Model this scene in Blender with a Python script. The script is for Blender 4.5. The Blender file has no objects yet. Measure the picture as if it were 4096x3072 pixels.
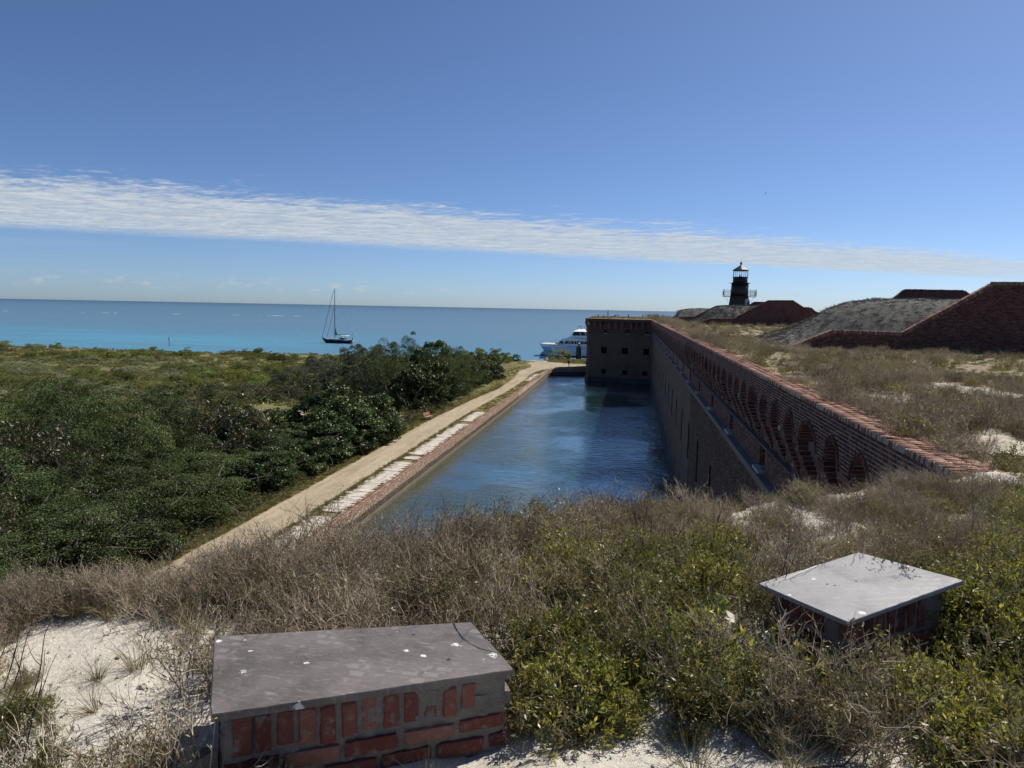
import bpy, math, random
import numpy as np
from mathutils import Vector, Matrix

R = math.radians
rng = np.random.default_rng(7)
random.seed(7)
scene = bpy.context.scene
COL = scene.collection

# ------------------------------------------------------------------ camera
EYE = np.array([0.0, 0.0, 15.5])
YAW, PITCH, ROLL = R(9.4639), R(6.0917), math.atan(0.0192)
fwd = np.array([-math.sin(YAW) * math.cos(PITCH), math.cos(YAW) * math.cos(PITCH), -math.sin(PITCH)])
rgt = np.array([math.cos(YAW), math.sin(YAW), 0.0])
upv = np.cross(rgt, fwd)
rgt2 = rgt * math.cos(ROLL) + upv * math.sin(ROLL)
upv2 = -rgt * math.sin(ROLL) + upv * math.cos(ROLL)
cam = bpy.data.cameras.new("camera")
cam.sensor_width = 36.0
cam.lens = 36.0 * 2841 / 4096
cam.clip_start = 0.05
cam.clip_end = 90000.0
camo = bpy.data.objects.new("camera", cam)
COL.objects.link(camo)
m4 = Matrix(((rgt2[0], upv2[0], -fwd[0], 0), (rgt2[1], upv2[1], -fwd[1], 0), (rgt2[2], upv2[2], -fwd[2], EYE[2]), (0, 0, 0, 1)))
camo.matrix_world = m4
scene.camera = camo

# ------------------------------------------------------------------ light
SUN_DIR = Vector((0.60, 0.70, 1.0)).normalized()
SUN_EL = math.asin(SUN_DIR.z)
SUN_AZ = math.atan2(SUN_DIR.x, SUN_DIR.y)
sun = bpy.data.lights.new("sun", 'SUN')
sun.energy = 5.0
sun.angle = R(0.55)
sun.color = (1.0, 0.93, 0.82)
suno = bpy.data.objects.new("sun", sun)
COL.objects.link(suno)
suno.rotation_euler = SUN_DIR.to_track_quat('Z', 'Y').to_euler()

vs = scene.view_settings
vs.view_transform = 'Standard'
vs.look = 'None'
vs.exposure = 0.42
vs.gamma = 1.0
vs.use_curve_mapping = False
scene.cycles.max_bounces = 6
scene.cycles.diffuse_bounces = 2
scene.cycles.glossy_bounces = 3
scene.cycles.transparent_max_bounces = 8
scene.cycles.use_denoising = True
scene.cycles.use_adaptive_sampling = True
scene.cycles.adaptive_threshold = 0.02


# ------------------------------------------------------------------ node helpers
def nd(nt, t, **kw):
    n = nt.nodes.new(t)
    for k, v in kw.items():
        if k in n.inputs.keys():
            n.inputs[k].default_value = v
        else:
            setattr(n, k, v)
    return n


def lk(nt, a, b):
    nt.links.new(a, b)


def mth(nt, op, a, b=None, clamp=False):
    n = nt.nodes.new('ShaderNodeMath')
    n.operation = op
    n.use_clamp = clamp
    for i, v in enumerate((a, b)):
        if v is None:
            continue
        if isinstance(v, (int, float)):
            n.inputs[i].default_value = v
        else:
            nt.links.new(v, n.inputs[i])
    return n.outputs[0]


def mixc(nt, f, a, b, bt='MIX'):
    n = nt.nodes.new('ShaderNodeMix')
    n.data_type = 'RGBA'
    n.blend_type = bt
    n.clamp_factor = True
    for i, v in ((0, f), (6, a), (7, b)):
        if isinstance(v, (int, float)):
            n.inputs[i].default_value = v
        elif isinstance(v, tuple):
            n.inputs[i].default_value = v if len(v) == 4 else (*v, 1.0)
        else:
            nt.links.new(v, n.inputs[i])
    return n.outputs[2]


def ramp(nt, f, stops):
    n = nt.nodes.new('ShaderNodeValToRGB')
    e = n.color_ramp.elements
    while len(e) < len(stops):
        e.new(0.5)
    for i, (p, c) in enumerate(stops):
        e[i].position = p
        e[i].color = (*c, 1.0) if len(c) == 3 else c
    nt.links.new(f, n.inputs[0])
    return n.outputs[0]


def mapr(nt, v, a, b, c=0.0, d=1.0, smooth=True):
    n = nt.nodes.new('ShaderNodeMapRange')
    n.interpolation_type = 'SMOOTHSTEP' if smooth else 'LINEAR'
    n.clamp = True if not smooth else n.clamp
    nt.links.new(v, n.inputs[0])
    for i, x in enumerate((a, b, c, d)):
        if isinstance(x, (int, float)):
            n.inputs[i + 1].default_value = x
        else:
            nt.links.new(x, n.inputs[i + 1])
    return n.outputs[0]


def noise(nt, vec, scale, detail=4.0, rough=0.55, dist=0.0):
    n = nd(nt, 'ShaderNodeTexNoise', Scale=scale, Detail=detail, Roughness=rough, Distortion=dist)
    if vec is not None:
        nt.links.new(vec, n.inputs['Vector'])
    return n.outputs['Fac']


def scaled(nt, vec, s):
    n = nt.nodes.new('ShaderNodeMapping')
    n.inputs['Scale'].default_value = s
    nt.links.new(vec, n.inputs['Vector'])
    return n.outputs[0]


def newmat(name):
    m = bpy.data.materials.new(name)
    m.use_nodes = True
    nt = m.node_tree
    nt.nodes.clear()
    out = nt.nodes.new('ShaderNodeOutputMaterial')
    return m, nt, out


def objco(nt):
    return nt.nodes.new('ShaderNodeTexCoord').outputs['Object']


def poscO(nt):
    return nt.nodes.new('ShaderNodeNewGeometry').outputs['Position']


def bumpn(nt, h, strength=0.5, dist=0.02):
    b = nd(nt, 'ShaderNodeBump', Strength=strength, Distance=dist)
    nt.links.new(h, b.inputs['Height'])
    return b.outputs[0]


def princ(nt, out, col, rough=0.85, spec=0.3, normal=None, metal=0.0):
    p = nd(nt, 'ShaderNodeBsdfPrincipled', Roughness=rough, Metallic=metal)
    p.inputs['Specular IOR Level'].default_value = spec
    if isinstance(col, tuple):
        p.inputs['Base Color'].default_value = (*col, 1.0)
    else:
        nt.links.new(col, p.inputs['Base Color'])
    if normal is not None:
        nt.links.new(normal, p.inputs['Normal'])
    nt.links.new(p.outputs[0], out.inputs[0])
    return p


def plain(name, col, rough=0.6, spec=0.4, var=0.12, scale=6.0, metal=0.0):
    m, nt, out = newmat(name)
    n = noise(nt, objco(nt), scale, 5)
    c = mixc(nt, n, tuple(x * (1 - var) for x in col), tuple(min(1, x * (1 + var)) for x in col))
    princ(nt, out, c, rough, spec, None, metal)
    return m


def isl_random(nt):
    g = nt.nodes.new('ShaderNodeNewGeometry')
    o = nt.nodes.new('ShaderNodeObjectInfo')
    return mth(nt, 'FRACT', mth(nt, 'ADD', g.outputs['Random Per Island'], o.outputs['Random']))


# ------------------------------------------------------------------ world: sky and the streak of altocumulus
world = bpy.data.worlds.new("World")
scene.world = world
world.use_nodes = True
world.cycles.sampling_method = 'MANUAL'
world.cycles.sample_map_resolution = 512
wt = world.node_tree
wt.nodes.clear()
wo = wt.nodes.new('ShaderNodeOutputWorld')
bg = nd(wt, 'ShaderNodeBackground', Strength=0.074)
sky = wt.nodes.new('ShaderNodeTexSky')
sky.sky_type = 'NISHITA'
sky.sun_disc = False
sky.sun_elevation = SUN_EL
sky.sun_rotation = SUN_AZ
sky.altitude = 0.0
sky.air_density = 0.65
sky.dust_density = 0.45
sky.ozone_density = 6.0
tc = wt.nodes.new('ShaderNodeTexCoord')
sx = wt.nodes.new('ShaderNodeSeparateXYZ')
lk(wt, tc.outputs['Generated'], sx.inputs[0])
zz = mth(wt, 'MAXIMUM', sx.outputs[2], 0.012)
px_ = mth(wt, 'DIVIDE', sx.outputs[0], zz)
py_ = mth(wt, 'DIVIDE', sx.outputs[1], zz)
# band on the cloud plane: between y = .78x+8.26 and y = .65x+14.3 (units of cloud height)
cx = wt.nodes.new('ShaderNodeCombineXYZ')
lk(wt, px_, cx.inputs[0])
lk(wt, py_, cx.inputs[1])
rotm = wt.nodes.new('ShaderNodeMapping')
rotm.inputs['Rotation'].default_value = (0, 0, -math.atan(0.70))
rotm.inputs['Scale'].default_value = (0.55, 0.9, 1)
lk(wt, cx.outputs[0], rotm.inputs['Vector'])
wob = noise(wt, rotm.outputs[0], 0.9, 3)
wob2 = mth(wt, 'MULTIPLY', mth(wt, 'SUBTRACT', wob, 0.5), 1.6)
du = mth(wt, 'ADD', mth(wt, 'SUBTRACT', py_, mth(wt, 'ADD', mth(wt, 'MULTIPLY', px_, 0.74), 7.45)), wob2)
dl = mth(wt, 'ADD', mth(wt, 'SUBTRACT', mth(wt, 'ADD', mth(wt, 'MULTIPLY', px_, 0.66), 14.35), py_), wob2)
e1 = mapr(wt, du, -0.35, 0.7)
e2 = mapr(wt, dl, -0.9, 1.3)
band = mth(wt, 'MULTIPLY', e1, e2)
inner = mapr(wt, du, -0.2, 3.4)
n0_ = noise(wt, rotm.outputs[0], 4.2, 6, 0.66, 0.7)
rip_ = noise(wt, scaled(wt, rotm.outputs[0], (2.2, 1.0, 1.0)), 8.0, 4, 0.6, 0.5)
n1 = mth(wt, 'ADD', mth(wt, 'MULTIPLY', n0_, 0.7), mth(wt, 'MULTIPLY', rip_, 0.3))
n2 = noise(wt, rotm.outputs[0], 1.6, 4, 0.6)
thr = mth(wt, 'SUBTRACT', 0.555, mth(wt, 'MULTIPLY', inner, 0.30))
cov = mapr(wt, mth(wt, 'ADD', mth(wt, 'MULTIPLY', n1, 0.72), mth(wt, 'MULTIPLY', n2, 0.28)), thr, mth(wt, 'ADD', thr, 0.20))
cov = mth(wt, 'MULTIPLY', cov, band)
cov = mth(wt, 'MULTIPLY', cov, mth(wt, 'ADD', 0.34, mth(wt, 'MULTIPLY', n1, 0.9), True))
right_fade = mapr(wt, px_, 4.0, 13.0, 1.0, 0.3)
cov = mth(wt, 'MULTIPLY', cov, right_fade)
# thin veil below the band and small fair-weather puffs close to the horizon
veil_n = noise(wt, scaled(wt, cx.outputs[0], (0.10, 0.22, 1)), 1.0, 4)
veil = mth(wt, 'MULTIPLY', mapr(wt, veil_n, 0.52, 0.75), 0.20)
elev = mapr(wt, sx.outputs[2], 0.015, 0.09, 0.0, 1.0)
elev2 = mapr(wt, sx.outputs[2], 0.10, 0.085, 0.0, 1.0)
veil = mth(wt, 'MULTIPLY', veil, mth(wt, 'MULTIPLY', elev, elev2))
cp = wt.nodes.new('ShaderNodeCombineXYZ')
az = wt.nodes.new('ShaderNodeMath')
az.operation = 'ARCTAN2'
lk(wt, sx.outputs[0], az.inputs[0])
lk(wt, sx.outputs[1], az.inputs[1])
lk(wt, mth(wt, 'MULTIPLY', az.outputs[0], 26.0), cp.inputs[0])
lk(wt, mth(wt, 'MULTIPLY', sx.outputs[2], 75.0), cp.inputs[1])
pn = noise(wt, cp.outputs[0], 1.3, 5, 0.6)
pb = mth(wt, 'MULTIPLY', mapr(wt, sx.outputs[2], 0.014, 0.020), mapr(wt, sx.outputs[2], 0.038, 0.027))
puff = mth(wt, 'MULTIPLY', mth(wt, 'MULTIPLY', mapr(wt, pn, 0.50, 0.72), pb), 0.42)
allc = mth(wt, 'MAXIMUM', mth(wt, 'MAXIMUM', cov, veil), puff)
hsv = nd(wt, 'ShaderNodeHueSaturation', Saturation=0.97, Value=1.0)
lk(wt, sky.outputs[0], hsv.inputs['Color'])
ccol = mixc(wt, mapr(wt, n1, 0.35, 0.65), (4.8, 5.4, 6.0), (6.6, 7.0, 7.4))
tint = mixc(wt, 1.0, hsv.outputs[0], (0.89, 0.97, 1.07), 'MULTIPLY')
skyc = mixc(wt, allc, tint, ccol)
lk(wt, skyc, bg.inputs[0])
lk(wt, bg.outputs[0], wo.inputs[0])


# ------------------------------------------------------------------ mesh helpers
def mesh_from(name, V, F, mats, smooth=False, midx=None):
    me = bpy.data.meshes.new(name)
    V = np.asarray(V, dtype=np.float64).reshape(-1, 3)
    if isinstance(F, np.ndarray):
        k = F.shape[1]
        n = len(F)
        me.vertices.add(len(V))
        me.vertices.foreach_set('co', V.ravel())
        me.loops.add(n * k)
        me.loops.foreach_set('vertex_index', F.astype(np.int32).ravel())
        me.polygons.add(n)
        me.polygons.foreach_set('loop_start', np.arange(0, n * k, k, dtype=np.int32))
        me.update(calc_edges=True)
        me.validate()
    else:
        me.from_pydata(V.tolist(), [], [tuple(int(i) for i in f) for f in F])
        me.update()
    for m in (mats if isinstance(mats, (list, tuple)) else [mats]):
        me.materials.append(m)
    if midx is not None:
        me.polygons.foreach_set('material_index', np.asarray(midx, dtype=np.int32))
    if smooth:
        me.polygons.foreach_set('use_smooth', np.ones(len(me.polygons), dtype=bool))
    return me


def link(name, me, parent=None, loc=None):
    o = bpy.data.objects.new(name, me)
    COL.objects.link(o)
    if parent is not None:
        o.parent = parent
    if loc is not None:
        o.location = loc
    return o


def tag(o, label=None, cat=None, group=None, kind=None):
    if label:
        o['label'] = label
    if cat:
        o['category'] = cat
    if group:
        o['group'] = group
    if kind:
        o['kind'] = kind
    return o


def thing(name, label, cat, loc=(0, 0, 0), group=None, rz=0.0):
    o = bpy.data.objects.new(name, None)
    o.empty_display_size = 0.2
    COL.objects.link(o)
    o.location = loc
    o.rotation_euler = (0, 0, rz)
    return tag(o, label, cat, group)


class MB:
    """collects shapes into one mesh"""

    def __init__(self):
        self.V = []
        self.F = []

    def add(self, V, F):
        b = len(self.V)
        self.V += [tuple(v) for v in V]
        self.F += [tuple(i + b for i in f) for f in F]
        return self

    def box(self, x0, x1, y0, y1, z0, z1):
        V = [(x0, y0, z0), (x1, y0, z0), (x1, y1, z0), (x0, y1, z0), (x0, y0, z1), (x1, y0, z1), (x1, y1, z1), (x0, y1, z1)]
        return self.add(V, [(0, 3, 2, 1), (4, 5, 6, 7), (0, 1, 5, 4), (1, 2, 6, 5), (2, 3, 7, 6), (3, 0, 4, 7)])

    def tube(self, pts, rad, n=6, cap=True):
        pts = [Vector(p) for p in pts]
        rad = rad if isinstance(rad, (list, tuple)) else [rad] * len(pts)
        V, F = [], []
        for i, p in enumerate(pts):
            d = (pts[min(i + 1, len(pts) - 1)] - pts[max(i - 1, 0)])
            d = d.normalized() if d.length > 1e-9 else Vector((0, 0, 1))
            a = d.orthogonal().normalized()
            b = d.cross(a)
            for k in range(n):
                t = 2 * math.pi * k / n
                V.append(p + (a * math.cos(t) + b * math.sin(t)) * rad[i])
        for i in range(len(pts) - 1):
            for k in range(n):
                F.append((i * n + k, i * n + (k + 1) % n, (i + 1) * n + (k + 1) % n, (i + 1) * n + k))
        if cap:
            F.append(tuple(range(n - 1, -1, -1)))
            F.append(tuple((len(pts) - 1) * n + k for k in range(n)))
        return self.add(V, F)

    def lathe(self, prof, c=(0, 0, 0), n=12, rot=0.0):
        V, F = [], []
        for r, z in prof:
            for k in range(n):
                t = 2 * math.pi * k / n + rot
                V.append((c[0] + r * math.cos(t), c[1] + r * math.sin(t), c[2] + z))
        for i in range(len(prof) - 1):
            for k in range(n):
                F.append((i * n + k, i * n + (k + 1) % n, (i + 1) * n + (k + 1) % n, (i + 1) * n + k))
        F.append(tuple(range(n - 1, -1, -1)))
        F.append(tuple((len(prof) - 1) * n + k for k in range(n)))
        return self.add(V, F)

    def prism(self, poly, fn0, fn1):
        """poly of 2-D points, mapped to 3-D by fn0 and fn1 (the two end caps)"""
        n = len(poly)
        V = [fn0(*p) for p in poly] + [fn1(*p) for p in poly]
        F = [tuple(range(n)), tuple(range(2 * n - 1, n - 1, -1))]
        F += [(i, i + n, (i + 1) % n + n, (i + 1) % n) for i in range(n)]
        return self.add(V, F)

    def build(self, name, mat, parent=None, smooth=False, loc=None):
        return link(name, mesh_from(name, self.V, self.F, mat, smooth), parent, loc)


# a brick with slightly eased edges, unit size, shared by every brick that is an object of its own
def eased_cube(e=0.035):
    import bmesh
    bm = bmesh.new()
    bmesh.ops.create_cube(bm, size=1.0)
    bmesh.ops.bevel(bm, geom=list(bm.edges), offset=e, segments=1, affect='EDGES')
    me = bpy.data.meshes.new('brick')
    bm.to_mesh(me)
    bm.free()
    return me


_UNIT = {}


def unit_brick(mat):
    """a few chipped variants of the same brick"""
    if mat.name not in _UNIT:
        L = []
        for k in range(6):
            me = eased_cube(0.03 + 0.012 * k)
            r = np.random.default_rng(k)
            for v in me.vertices:
                v.co += Vector(r.normal(size=3) * (0.018, 0.006, 0.03))
            me.materials.append(mat)
            L.append(me)
        _UNIT[mat.name] = L
    return _UNIT[mat.name]


class Bricks:
    def __init__(self):
        self.C, self.S, self.M = [], [], []

    def add(self, c, s, M):
        self.C.append(np.asarray(c, float))
        self.S.append(s)
        self.M.append(M)

    def course_wall(self, org, U, V, N, rows, intervals, L=0.215, hc=0.075, joint=0.012, depth=0.06, proud=0.006, headers=0.2, jit=0.004, z0=0.0):
        org, U, V, N = [np.asarray(a, float) for a in (org, U, V, N)]
        M = np.stack([U, N, V], axis=1)
        for r in range(rows):
            v = z0 + r * hc + hc / 2
            for (a, b) in intervals(v):
                u = a - (rng.random() * L)
                while u < b:
                    l = L if rng.random() > headers else L * 0.5
                    s, e = max(u, a), min(u + l, b)
                    u += l
                    if e - s < 0.035:
                        continue
                    c = org + U * ((s + e) / 2) + V * (v + rng.normal() * 0.0015) + N * (proud - depth / 2 + abs(rng.normal()) * jit)
                    self.add(c, (e - s - joint, depth, hc - joint), M)
        return self

    def make(self, parent, mat, nobj, name='brick', rest='brickwork', jit=True):
        if not self.C:
            return
        C = np.array(self.C)
        S = np.array(self.S)
        M = np.array(self.M)
        if jit:
            S = S * (1 + rng.normal(size=S.shape) * np.array([0.02, 0.0, 0.04]))
        size = np.max(S, axis=1) / np.linalg.norm(C - EYE, axis=1)
        order = np.argsort(-size)
        un = unit_brick(mat)
        inv = parent.matrix_basis.inverted() if parent is not None else Matrix.Identity(4)
        for i in order[:nobj]:
            o = link(name, un[int(i) % 6], parent)
            A = Matrix([[*(M[i][0] * S[i]), C[i][0]], [*(M[i][1] * S[i]), C[i][1]], [*(M[i][2] * S[i]), C[i][2]], [0, 0, 0, 1]])
            o.matrix_local = inv @ A
        k = order[nobj:]
        if len(k):
            K = np.array([(-1, -1, -1), (1, -1, -1), (1, 1, -1), (-1, 1, -1), (-1, -1, 1), (1, -1, 1), (1, 1, 1), (-1, 1, 1)]) * 0.5
            loc = K[None] * S[k][:, None, :]
            V = np.einsum('nij,nkj->nki', M[k], loc) + C[k][:, None, :]
            f = np.array([(0, 3, 2, 1), (4, 5, 6, 7), (0, 1, 5, 4), (1, 2, 6, 5), (2, 3, 7, 6), (3, 0, 4, 7)])
            F = (f[None] + (np.arange(len(k)) * 8)[:, None, None]).reshape(-1, 4)
            o = link(rest, mesh_from(rest, V.reshape(-1, 3), F, mat), parent)
            o.matrix_local = inv
            tag(o, kind='stuff')


def wall_holes(mb, org, U, V, N, u0, u1, v0, v1, holes, depth, rv=None):
    """front face of a wall with rectangular openings that have reveals and a back"""
    org, U, V, N = [np.asarray(a, float) for a in (org, U, V, N)]
    P = lambda u, v, d=0.0: tuple(org + U * u + V * v - N * d)
    us = sorted({u0, u1, *[h[0] for h in holes], *[h[1] for h in holes]})
    vs_ = sorted({v0, v1, *[h[2] for h in holes], *[h[3] for h in holes]})
    for i in range(len(us) - 1):
        cu = (us[i] + us[i + 1]) / 2
        col = [h for h in holes if h[0] < cu < h[1]]
        j = 0
        while j < len(vs_) - 1:
            k = j
            def inh(q):
                cv = (vs_[q] + vs_[q + 1]) / 2
                return any(h[2] < cv < h[3] for h in col)
            if inh(j):
                j += 1
                continue
            while k + 1 < len(vs_) - 1 and not inh(k + 1):
                k += 1
            mb.add([P(us[i], vs_[j]), P(us[i + 1], vs_[j]), P(us[i + 1], vs_[k + 1]), P(us[i], vs_[k + 1])], [(0, 1, 2, 3)])
            j = k + 1
    for (a, b, c, d) in holes:
        q = [P(a, c), P(b, c), P(b, d), P(a, d), P(a, c, depth), P(b, c, depth), P(b, d, depth), P(a, d, depth)]
        (mb if rv is None else rv).add(q, [(0, 4, 5, 1), (1, 5, 6, 2), (2, 6, 7, 3), (3, 7, 4, 0), (4, 7, 6, 5)])


def fbm(x, y, seed=0, oct=4):
    """cheap smooth value noise on arrays"""
    out = np.zeros_like(x, dtype=float)
    amp, tot = 1.0, 0.0
    for o in range(oct):
        f = 2.0 ** o
        X, Y = x * f + 17.3 * o + seed * 7.7, y * f - 9.1 * o + seed * 3.3
        xi, yi = np.floor(X).astype(np.int64), np.floor(Y).astype(np.int64)
        xf, yf = X - xi, Y - yi
        xf, yf = xf * xf * (3 - 2 * xf), yf * yf * (3 - 2 * yf)
        def h(a, b):
            n = (a * 374761393 + b * 668265263 + (seed + 1) * 974634777) & 0x7fffffff
            n = ((n ^ (n >> 13)) * 1274126177) & 0x7fffffff
            return ((n ^ (n >> 16)) & 0xffff) / 65535.0
        v = (h(xi, yi) * (1 - xf) + h(xi + 1, yi) * xf) * (1 - yf) + (h(xi, yi + 1) * (1 - xf) + h(xi + 1, yi + 1) * xf) * yf
        out += amp * (v - 0.5)
        tot += amp
        amp *= 0.5
    return out / tot * 2


def inpoly(x, y, poly):
    x, y = np.asarray(x), np.asarray(y)
    r = np.zeros(x.shape, bool)
    n = len(poly)
    for i in range(n):
        x0, y0 = poly[i]
        x1, y1 = poly[(i + 1) % n]
        c = ((y0 > y) != (y1 > y)) & (x < (x1 - x0) * (y - y0) / (y1 - y0 + 1e-12) + x0)
        r ^= c
    return r


def grid_mesh(name, X, Y, Z, mat, keep=None, smooth=True):
    ny, nx = X.shape
    V = np.stack([X, Y, Z], -1).reshape(-1, 3)
    i = np.arange(ny * nx).reshape(ny, nx)
    F = np.stack([i[:-1, :-1], i[:-1, 1:], i[1:, 1:], i[1:, :-1]], -1).reshape(-1, 4)
    if keep is not None:
        F = F[keep.reshape(-1)]
    return mesh_from(name, V, F, mat, smooth)


# ------------------------------------------------------------------ materials
def brick_mat(name, stops, dust=(0.36, 0.30, 0.25), dusta=0.35):
    m, nt, out = newmat(name)
    r = isl_random(nt)
    p = poscO(nt)
    base = ramp(nt, r, stops)
    n = noise(nt, p, 22.0, 6, 0.65)
    c = mixc(nt, mth(nt, 'MULTIPLY', mapr(nt, n, 0.5, 0.75), dusta), base, dust)
    c = mixc(nt, mth(nt, 'MULTIPLY', mapr(nt, noise(nt, p, 3.1, 4), 0.55, 0.8), 0.45), c, tuple(x * 0.45 for x in stops[0][1]))
    princ(nt, out, c, 0.92, 0.15, bumpn(nt, mth(nt, 'ADD', noise(nt, p, 60.0, 5, 0.7), mth(nt, 'MULTIPLY', n, 1.5)), 0.9, 0.010))
    return m


M_brick = brick_mat('red_brick', [(0.0, (0.055, 0.022, 0.020)), (0.35, (0.11, 0.037, 0.032)), (0.7, (0.15, 0.053, 0.043)), (1.0, (0.20, 0.088, 0.068))])
M_brick_cov = brick_mat('cover_brick', [(0.0, (0.085, 0.032, 0.028)), (0.35, (0.155, 0.054, 0.043)), (0.7, (0.205, 0.076, 0.057)), (1.0, (0.27, 0.13, 0.095))], (0.30, 0.235, 0.195), 0.85)
M_brick_top = brick_mat('weathered_coping_brick', [(0.0, (0.14, 0.075, 0.058)), (0.4, (0.24, 0.125, 0.092)), (0.9, (0.32, 0.185, 0.14)), (1.0, (0.44, 0.31, 0.25))], (0.46, 0.38, 0.31), 0.4)
M_brick_wet = brick_mat('tide_stained_brick', [(0.0, (0.045, 0.036, 0.03)), (0.5, (0.085, 0.066, 0.052)), (1.0, (0.15, 0.115, 0.085))], (0.2, 0.17, 0.13), 0.4)
M_brick_old = brick_mat('old_brown_brick', [(0.0, (0.060, 0.038, 0.030)), (0.4, (0.115, 0.070, 0.053)), (0.8, (0.165, 0.105, 0.078)), (1.0, (0.22, 0.15, 0.11))])
M_brick_pale = brick_mat('sea_wall_brick', [(0.0, (0.15, 0.10, 0.08)), (0.4, (0.25, 0.165, 0.13)), (0.8, (0.36, 0.265, 0.205)), (1.0, (0.47, 0.39, 0.30))], (0.42, 0.36, 0.29), 0.7)


def mortar_mat(name, col):
    m, nt, out = newmat(name)
    p = poscO(nt)
    n = noise(nt, p, 9.0, 6, 0.65)
    c = mixc(nt, n, tuple(x * 0.6 for x in col), tuple(x * 1.15 for x in col))
    c = mixc(nt, mth(nt, 'MULTIPLY', mapr(nt, noise(nt, p, 1.3, 4), 0.55, 0.75), 0.5), c, tuple(x * 0.4 for x in col))
    c = mixc(nt, mth(nt, 'MULTIPLY', mapr(nt, noise(nt, p, 210.0, 2), 0.58, 0.68), 0.55), c, tuple(min(1.0, x * 1.7) for x in col))
    princ(nt, out, c, 0.95, 0.1, bumpn(nt, mth(nt, 'ADD', noise(nt, p, 130.0, 4, 0.75), mth(nt, 'MULTIPLY', noise(nt, p, 28.0, 5, 0.7), 2.0)), 1.0, 0.016))
    return m


M_mortar = mortar_mat('lime_mortar', (0.50, 0.46, 0.41))
M_mortar_dark = mortar_mat('grey_mortar', (0.24, 0.205, 0.175))
M_mortar_cov = mortar_mat('weathered_mortar', (0.34, 0.31, 0.27))


def bricktex_mat(name, ua, c1, c2, cm, stain=0.5, bw=0.22, bh=0.078):
    """far brickwork; ua: world axis along the wall"""
    m, nt, out = newmat(name)
    p = poscO(nt)
    s = nt.nodes.new('ShaderNodeSeparateXYZ')
    lk(nt, p, s.inputs[0])
    cb = nt.nodes.new('ShaderNodeCombineXYZ')
    lk(nt, s.outputs[ua], cb.inputs[0])
    lk(nt, s.outputs[2], cb.inputs[1])
    b = nd(nt, 'ShaderNodeTexBrick', Scale=1.0)
    b.inputs['Color1'].default_value = (*c1, 1)
    b.inputs['Color2'].default_value = (*c2, 1)
    b.inputs['Mortar'].default_value = (*cm, 1)
    b.inputs['Mortar Size'].default_value = 0.008
    b.inputs['Brick Width'].default_value = bw
    b.inputs['Row Height'].default_value = bh
    lk(nt, cb.outputs[0], b.inputs['Vector'])
    n = noise(nt, p, 0.45, 6, 0.62)
    n2 = noise(nt, scaled(nt, p, (1, 1, 0.25)), 1.4, 5, 0.6)
    c = mixc(nt, mth(nt, 'MULTIPLY', mapr(nt, n, 0.45, 0.75), stain), b.outputs[0], tuple(x * 0.4 for x in c1))
    c = mixc(nt, mth(nt, 'MULTIPLY', mapr(nt, n2, 0.55, 0.8), 0.35), c, cm)
    princ(nt, out, c, 0.93, 0.12, bumpn(nt, b.outputs['Fac'], -0.5, 0.01))
    return m


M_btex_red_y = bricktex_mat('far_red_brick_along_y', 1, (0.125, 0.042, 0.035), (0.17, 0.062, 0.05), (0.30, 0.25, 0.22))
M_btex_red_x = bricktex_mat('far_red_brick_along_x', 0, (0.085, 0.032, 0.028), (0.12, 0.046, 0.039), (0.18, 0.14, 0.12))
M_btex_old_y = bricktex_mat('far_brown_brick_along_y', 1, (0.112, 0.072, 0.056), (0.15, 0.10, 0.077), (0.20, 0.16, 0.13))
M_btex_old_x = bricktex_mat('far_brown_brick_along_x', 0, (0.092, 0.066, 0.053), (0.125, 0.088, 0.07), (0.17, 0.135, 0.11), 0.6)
M_btex_wet_y = bricktex_mat('tide_stained_brick_far', 1, (0.075, 0.058, 0.046), (0.11, 0.085, 0.065), (0.16, 0.135, 0.11), 0.4)
M_btex_pale_y = bricktex_mat('sea_wall_brick_far', 1, (0.24, 0.16, 0.125), (0.34, 0.25, 0.195), (0.40, 0.345, 0.28), 0.45)


def ground_mat(name, cols, s1=1.2, s2=18.0, grain=120.0, bump=0.6):
    m, nt, out = newmat(name)
    p = poscO(nt)
    f = mth(nt, 'ADD', mth(nt, 'MULTIPLY', noise(nt, p, s1, 6, 0.6), 0.6), mth(nt, 'MULTIPLY', noise(nt, p, s2, 5, 0.65), 0.4))
    c = ramp(nt, f, [(0.30 + 0.4 * i / max(1, len(cols) - 1), x) for i, x in enumerate(cols)])
    g = noise(nt, p, grain, 3, 0.7)
    c = mixc(nt, mth(nt, 'MULTIPLY', mapr(nt, g, 0.55, 0.75), 0.35), c, tuple(x * 0.5 for x in cols[0]))
    h = mth(nt, 'ADD', g, mth(nt, 'MULTIPLY', noise(nt, p, s2, 5, 0.7), 2.0))
    princ(nt, out, c, 0.95, 0.1, bumpn(nt, h, bump, 0.012))
    return m


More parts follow.
